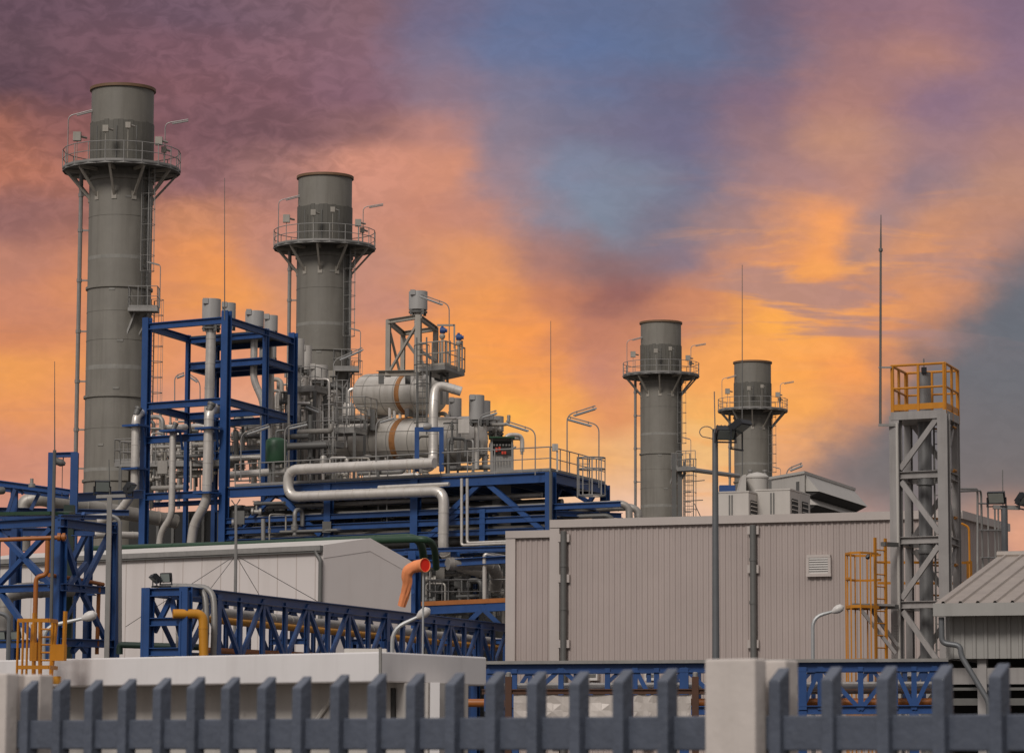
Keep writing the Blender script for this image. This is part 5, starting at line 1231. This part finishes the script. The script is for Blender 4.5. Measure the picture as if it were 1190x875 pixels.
for (x, y, r_, Y, lab) in ((334, 488, 6, 170, 'small silver upright vessel behind the green tank'), (405, 470, 7, 183, 'silver vessel at the rounded end of the upper drum')):
    mb = MB(); c = P(x, y, Y); rr = r_ * Y / F; mb.lathe(c - Z * 1.6, c + Z * 9, [(0, .02), (.08, rr * .8), (.2, rr), (1.5, rr), (1.7, rr * .7), (1.76, .02)], 20); mb.tube([c - Z * 4, c - Z * 1.5], rr * .35, 8); mb.tube(fillet([c + Z * .1, c + Z * .9, c + V((1.2, 0, .9))], .3), rr * .3, 8)
    solo('small_vessel', mb, SILVER, lab, 'vessel')
# lower structure under the deck by the hall
t = T('support_frame', 'blue beams under the deck between the windsock and the taupe hall', 'steel frame', g2(P(480, 700, 148)))
Y = 148
for a, b_, w, h in (((485, 656), (590, 650), .4, .35), ((490, 708), (592, 703), .3, .5), ((440, 650), (505, 655), .3, .3), ((470, 640), (590, 637), .25, .2)): MB().ibeam(P(*a, Y + 2), P(*b_, Y), w, h).build('beam', BLUE, t)
for x in (481, 529): MB().ibeam(g2(P(x, 700, Y + 1.5)) + Z * (0 if x < 500 else P(x, 660, Y).z), P(x, 640, Y + 1.5), .42 if x < 500 else .3, .36, dd).build('column', BLUE, t)
for a, b_ in (((545, 722), (560, 708)), ((563, 709), (590, 735)), ((462, 655), (480, 690))): MB().bar(P(*a, Y), P(*b_, Y), .2, .22).build('brace', BLUE, t)
solo('walkway_kerb', MB().bar(P(490, 701.5, 147.2), P(592, 697, 146.2), .2, .2), ORANGE, 'rust orange kerb pipe above the lower blue beam beside the windsock', 'pipe')
# elbowed duct under deck
solo('process_pipe', MB().jacket(fillet([P(520, 655, 149), P(570, 655, 150), P(578, 668, 151), P(574, 690, 152)], .5, 6), .3, 14, .5), SILVERD, 'thick dull pipe bending down in the gap beside the taupe hall', 'pipe', 'silver process pipes in front of the deck')
solo('process_pipe', MB().tube(fillet([P(563, 700, 148.5), P(563, 643, 148.5), P(592, 648, 148.5)], .2, 5), .1, 10), SILVER, 'thin pale pipe standing in the gap beside the taupe hall', 'pipe', 'silver process pipes in front of the deck')
# first chimney service platform
t = T('service_platform', 'small grey service platform at the foot of the first chimney', 'platform', P(150, 535, 176)); a = P(133, 536, 174); b_ = P(166, 533, 173); b_.z = a.z; d = V((.5, 2, 0))
MB().prism([a - Z * .3, b_ - Z * .3, b_ + d - Z * .3, a + d - Z * .3], Z * .3).build('deck', GALV, t); railing(MB(), [a + d, a, b_, b_ + d], 1.2, .6).build('railing', GALV, t)
MB().bar(a - Z * .3 + V((.8, .4, 0)), a + V((.6, 2, -1.6)), .14, .14).build('strut', GALVD, t); MB().bar(b_ - Z * .3, g2(b_), .2, .2).build('leg', GALVD, t)

# ------------------------------------------------------------------ world
SUN_EL, SUN_AZ = math.radians(38), math.radians(206)   # azimuth clockwise from +Y
w = bpy.data.worlds.new('World'); S.world = w; w.use_nodes = True
nt = w.node_tree; N = nt.nodes; L = nt.links
for n_ in list(N): N.remove(n_)
out_ = N.new('ShaderNodeOutputWorld')
def math_(op, a, b=None, c=None, clamp=False):
    n_ = N.new('ShaderNodeMath'); n_.operation = op; n_.use_clamp = clamp
    for i, x in enumerate((a, b, c)):
        if x is None: continue
        if isinstance(x, (int, float)): n_.inputs[i].default_value = x
        else: L.new(x, n_.inputs[i])
    return n_.outputs[0]
def mrange(x, a, b, c=0., d=1., interp='LINEAR'):
    n_ = N.new('ShaderNodeMapRange'); n_.interpolation_type = interp; L.new(x, n_.inputs[0])
    for i, q in enumerate((a, b, c, d)): n_.inputs[i + 1].default_value = q
    return n_.outputs[0]
def mixc(f, a, b, mode='MIX'):
    n_ = N.new('ShaderNodeMix'); n_.data_type = 'RGBA'; n_.blend_type = mode
    for i, x in ((0, f), (6, a), (7, b)):
        if isinstance(x, (int, float)): n_.inputs[i].default_value = x
        elif isinstance(x, tuple): n_.inputs[i].default_value = (*x, 1)
        else: L.new(x, n_.inputs[i])
    return n_.outputs[2]
tc = N.new('ShaderNodeTexCoord'); sx = N.new('ShaderNodeSeparateXYZ'); L.new(tc.outputs['Generated'], sx.inputs[0])
yy = math_('MAXIMUM', sx.outputs[1], .08)
U = math_('DIVIDE', sx.outputs[0], yy); Vv = math_('DIVIDE', sx.outputs[2], yy)
cmb = N.new('ShaderNodeCombineXYZ'); L.new(U, cmb.inputs[0]); L.new(Vv, cmb.inputs[1])
def noise(sxy, scale, detail=6, rough=.6, rot=0, off=0, dist=0.):
    mp = N.new('ShaderNodeMapping'); mp.inputs['Scale'].default_value = (sxy[0], sxy[1], 1); mp.inputs['Rotation'].default_value = (0, 0, rot); mp.inputs['Location'].default_value = (off, off * .7, off)
    L.new(cmb.outputs[0], mp.inputs[0]); n_ = N.new('ShaderNodeTexNoise'); n_.inputs['Scale'].default_value = scale; n_.inputs['Detail'].default_value = detail; n_.inputs['Roughness'].default_value = rough; n_.inputs['Distortion'].default_value = dist
    L.new(mp.outputs[0], n_.inputs['Vector']); return n_
n1 = noise((1, 1.5), 11, 8, .58, .35, 1.3); s1 = N.new('ShaderNodeSeparateColor'); L.new(n1.outputs['Color'], s1.inputs[0])
n2 = noise((.8, 1.5), 34, 8, .6, .25, 4.1); s2_ = N.new('ShaderNodeSeparateColor'); L.new(n2.outputs['Color'], s2_.inputs[0])
Uw = math_('ADD', U, math_('ADD', math_('MULTIPLY', math_('SUBTRACT', s1.outputs[0], .5), .034), math_('MULTIPLY', math_('SUBTRACT', s2_.outputs[0], .5), .026)))
Vw = math_('ADD', Vv, math_('ADD', math_('MULTIPLY', math_('SUBTRACT', s1.outputs[1], .5), .020), math_('MULTIPLY', math_('SUBTRACT', s2_.outputs[1], .5), .012)))
fac = math_('DIVIDE', math_('ADD', Uw, .161), .322, clamp=True)
rows = [
 (0, [(0, (103,76,87)), (100, (109,80,91)), (200, (111,84,97)), (300, (119,90,101)), (400, (131,98,107)), (500, (114,106,132)), (600, (100,112,147)), (700, (98,110,144)), (800, (102,110,140)), (900, (110,98,120)), (1000, (142,108,120)), (1100, (152,114,124)), (1190, (132,106,126))]),
 (50, [(0, (101,74,83)), (100, (115,82,91)), (200, (123,86,95)), (300, (131,94,103)), (400, (136,100,111)), (500, (128,116,138)), (600, (106,116,150)), (700, (98,114,152)), (800, (100,112,144)), (900, (112,106,130)), (1000, (157,116,118)), (1080, (174,126,118)), (1190, (142,112,130))]),
 (100, [(0, (95,68,77)), (100, (111,76,83)), (200, (129,88,93)), (300, (127,88,95)), (400, (133,96,107)), (500, (142,118,132)), (600, (124,120,144)), (700, (106,114,146)), (800, (108,104,130)), (900, (130,106,124)), (1000, (172,124,116)), (1100, (142,112,130)), (1190, (152,118,128))]),
 (150, [(0, (159,100,83)), (80, (139,90,85)), (200, (123,84,89)), (300, (121,84,89)), (400, (141,100,99)), (500, (187,132,120)), (600, (137,124,140)), (700, (120,116,138)), (800, (114,108,134)), (900, (152,118,122)), (980, (192,140,118)), (1100, (160,124,128)), (1190, (172,128,120))]),
 (200, [(0, (183,114,89)), (100, (161,104,89)), (220, (141,98,99)), (320, (161,114,107)), (420, (211,144,121)), (530, (212,144,116)), (600, (152,130,140)), (680, (128,136,158)), (740, (126,134,154)), (820, (118,116,138)), (920, (172,130,126)), (1020, (192,138,120)), (1080, (152,124,130)), (1190, (187,138,118))]),
 (250, [(0, (150,102,96)), (100, (160,106,92)), (220, (205,136,98)), (320, (190,130,112)), (420, (205,142,120)), (500, (205,138,112)), (570, (200,138,116)), (650, (140,132,146)), (700, (128,136,154)), (780, (124,118,134)), (870, (168,130,124)), (970, (248,162,96)), (1040, (170,134,130)), (1110, (205,144,110)), (1190, (190,136,112))]),
 (300, [(0, (190,128,106)), (130, (215,138,96)), (240, (236,150,84)), (330, (200,138,114)), (430, (196,138,118)), (560, (226,150,98)), (640, (170,122,112)), (710, (142,108,108)), (780, (140,118,128)), (870, (215,146,108)), (950, (246,160,90)), (1000, (180,136,122)), (1080, (220,150,104)), (1150, (214,146,106)), (1190, (190,132,108))]),
 (345, [(0, (205,134,104)), (150, (225,144,90)), (260, (242,156,82)), (350, (215,146,106)), (440, (200,138,116)), (560, (240,154,84)), (640, (200,128,94)), (720, (150,98,90)), (800, (205,134,98)), (900, (252,168,80)), (980, (225,146,92)), (1060, (222,148,98)), (1130, (205,140,106)), (1190, (150,118,110))]),
 (385, [(0, (215,136,92)), (150, (226,146,96)), (300, (230,150,102)), (430, (222,146,104)), (540, (248,158,80)), (610, (250,156,78)), (690, (195,126,98)), (790, (205,134,98)), (900, (255,172,76)), (970, (252,165,82)), (1030, (225,148,98)), (1080, (190,132,104)), (1190, (102,106,118))]),
 (430, [(0, (240,158,84)), (120, (232,150,92)), (280, (226,150,112)), (440, (232,152,100)), (580, (253,164,76)), (640, (248,158,80)), (710, (206,136,108)), (810, (244,164,88)), (920, (254,166,78)), (990, (250,158,82)), (1040, (205,138,98)), (1090, (130,112,108)), (1190, (98,106,116))]),
 (480, [(0, (235,152,92)), (120, (222,148,108)), (280, (226,160,128)), (480, (246,170,100)), (590, (254,178,80)), (660, (250,168,84)), (720, (226,148,96)), (820, (246,182,100)), (930, (250,168,84)), (990, (215,145,100)), (1050, (150,118,110)), (1190, (112,104,106))]),
 (530, [(0, (212,140,112)), (120, (214,146,118)), (300, (226,164,134)), (560, (250,184,110)), (650, (248,178,100)), (740, (238,180,124)), (830, (240,186,120)), (920, (232,164,112)), (985, (160,126,116)), (1060, (124,112,112)), (1190, (128,112,110))]),
 (600, [(0, (204,142,122)), (300, (222,172,146)), (600, (240,196,156)), (740, (236,192,164)), (850, (236,190,160)), (960, (190,150,138)), (1080, (140,125,124)), (1160, (190,146,128)), (1190, (222,160,130))])]
col = None
for i, (py, stops) in enumerate(reversed(rows)):
    cr = N.new('ShaderNodeValToRGB'); e_ = cr.color_ramp; e_.interpolation = 'EASE'; L.new(fac, cr.inputs[0])
    for j, (x, c) in enumerate(stops):
        pos = x / 1190.
        el = e_.elements[j] if j < 2 else e_.elements.new(pos)
        el.position = pos; el.color = (*lin(*c), 1)
    if col is None: col = cr.outputs[0]; prev = py
    else:
        f_ = mrange(Vw, (HOR - prev) / F, (HOR - py) / F, interp='SMOOTHSTEP'); col = mixc(f_, col, cr.outputs[0]); prev = py
# wisps: long soft streaks, and a finer mottling
n3 = noise((.55, 3.0), 34, 7, .6, -.12, 9.2, .4); st_ = mrange(n3.outputs['Fac'], .48, .72, 0, .42, 'SMOOTHSTEP')
lowm = mrange(Vv, .05, .20, 1, .45); st_ = math_('MULTIPLY', st_, lowm)
col = mixc(st_, col, mixc(.5, col, lin(140, 104, 112)))
n5 = noise((.5, 3.2), 26, 7, .6, -.1, 21.0, .5); hi_ = math_('MULTIPLY', mrange(n5.outputs['Fac'], .50, .64, 0, .75, 'SMOOTHSTEP'), mrange(U, .04, .08)); hi_ = math_('MULTIPLY', hi_, mrange(math_('SUBTRACT', U, math_('MULTIPLY', Vv, .75)), .0, .035, 1, 0))
hi_ = math_('MULTIPLY', hi_, mrange(Vv, .145, .19, 1, .03, 'SMOOTHSTEP')); col = mixc(hi_, col, lin(252, 168, 88))
n7 = noise((.45, 2.6), 26, 6, .58, -.08, 33.0, .5)
gap = math_('MULTIPLY', mrange(n7.outputs['Fac'], .47, .60, 0, .9, 'SMOOTHSTEP'), math_('MULTIPLY', mrange(U, .045, .075, 0, 1, 'SMOOTHSTEP'), mrange(Vv, .115, .135, 0, 1, 'SMOOTHSTEP')))
gap = math_('MULTIPLY', gap, mrange(Vv, .175, .155, 0, 1)); col = mixc(gap, col, lin(182, 136, 124))
dw = math_('SUBTRACT', math_('MULTIPLY', math_('SUBTRACT', Uw, .0986), .736), math_('MULTIPLY', math_('SUBTRACT', Vw, .0919), .677))
wed = math_('MULTIPLY', mrange(dw, -.010, .014, 0, .93, 'SMOOTHSTEP'), mrange(Vv, .070, .090, 0, 1, 'SMOOTHSTEP'))
col = mixc(wed, col, mixc(mrange(Vw, .09, .15), lin(116, 108, 108), lin(100, 106, 116)))
n4 = noise((1, 1.6), 150, 6, .55, .5, 2.2, .7)
mask4 = math_('MULTIPLY', mrange(U, -.02, -.08, 0, 1, 'SMOOTHSTEP'), mrange(Vv, .15, .19, 0, 1, 'SMOOTHSTEP'))
v4 = math_('ADD', 1, math_('MULTIPLY', math_('SUBTRACT', mrange(n4.outputs['Fac'], .36, .66, .2, .8, 'SMOOTHSTEP'), .5), math_('MULTIPLY_ADD', mask4, .34, .10)))
hs_ = N.new('ShaderNodeHueSaturation'); L.new(col, hs_.inputs['Color']); L.new(v4, hs_.inputs['Value']); col = hs_.outputs[0]
# away from the sunset the overcast is even and pale
dome = mixc(mrange(sx.outputs[2], 0, .9), (.20, .187, .187), (.62, .595, .605))
dome = mixc(1.0, dome, mixc(mrange(sx.outputs[0], -.9, .9), (1.15, 1.15, 1.15), (.82, .82, .82)), 'MULTIPLY')
f_ = mrange(sx.outputs[1], .80, .95, 0, 1, 'SMOOTHSTEP'); col = mixc(f_, dome, col)
sky = N.new('ShaderNodeTexSky'); sky.sky_type = 'NISHITA'; sky.sun_disc = False; sky.sun_elevation = SUN_EL; sky.sun_rotation = SUN_AZ
b1 = N.new('ShaderNodeBackground'); b1.inputs[1].default_value = .06; L.new(sky.outputs[0], b1.inputs[0])
b2 = N.new('ShaderNodeBackground'); b2.inputs[1].default_value = 1.0; L.new(col, b2.inputs[0])
ms = N.new('ShaderNodeMixShader'); ms.inputs[0].default_value = .96; L.new(b1.outputs[0], ms.inputs[1]); L.new(b2.outputs[0], ms.inputs[2]); L.new(ms.outputs[0], out_.inputs[0])
sl = bpy.data.lights.new('sun', 'SUN'); sl.energy = 1.65; sl.angle = math.radians(16); sl.color = (1, .95, .90)
so = bpy.data.objects.new('sun', sl); COL.objects.link(so)
sd_ = V((math.sin(SUN_AZ) * math.cos(SUN_EL), math.cos(SUN_AZ) * math.cos(SUN_EL), math.sin(SUN_EL)))
so.rotation_euler = sd_.to_track_quat('Z', 'Y').to_euler(); so.location = sd_ * 100
vs = S.view_settings; vs.view_transform = 'Standard'; vs.look = 'None'; vs.exposure = 0; vs.gamma = 1; vs.use_curve_mapping = False
S.cycles.max_bounces = 6; S.cycles.use_denoising = True
for o in S.objects:
    if '_o' in o: del o['_o']
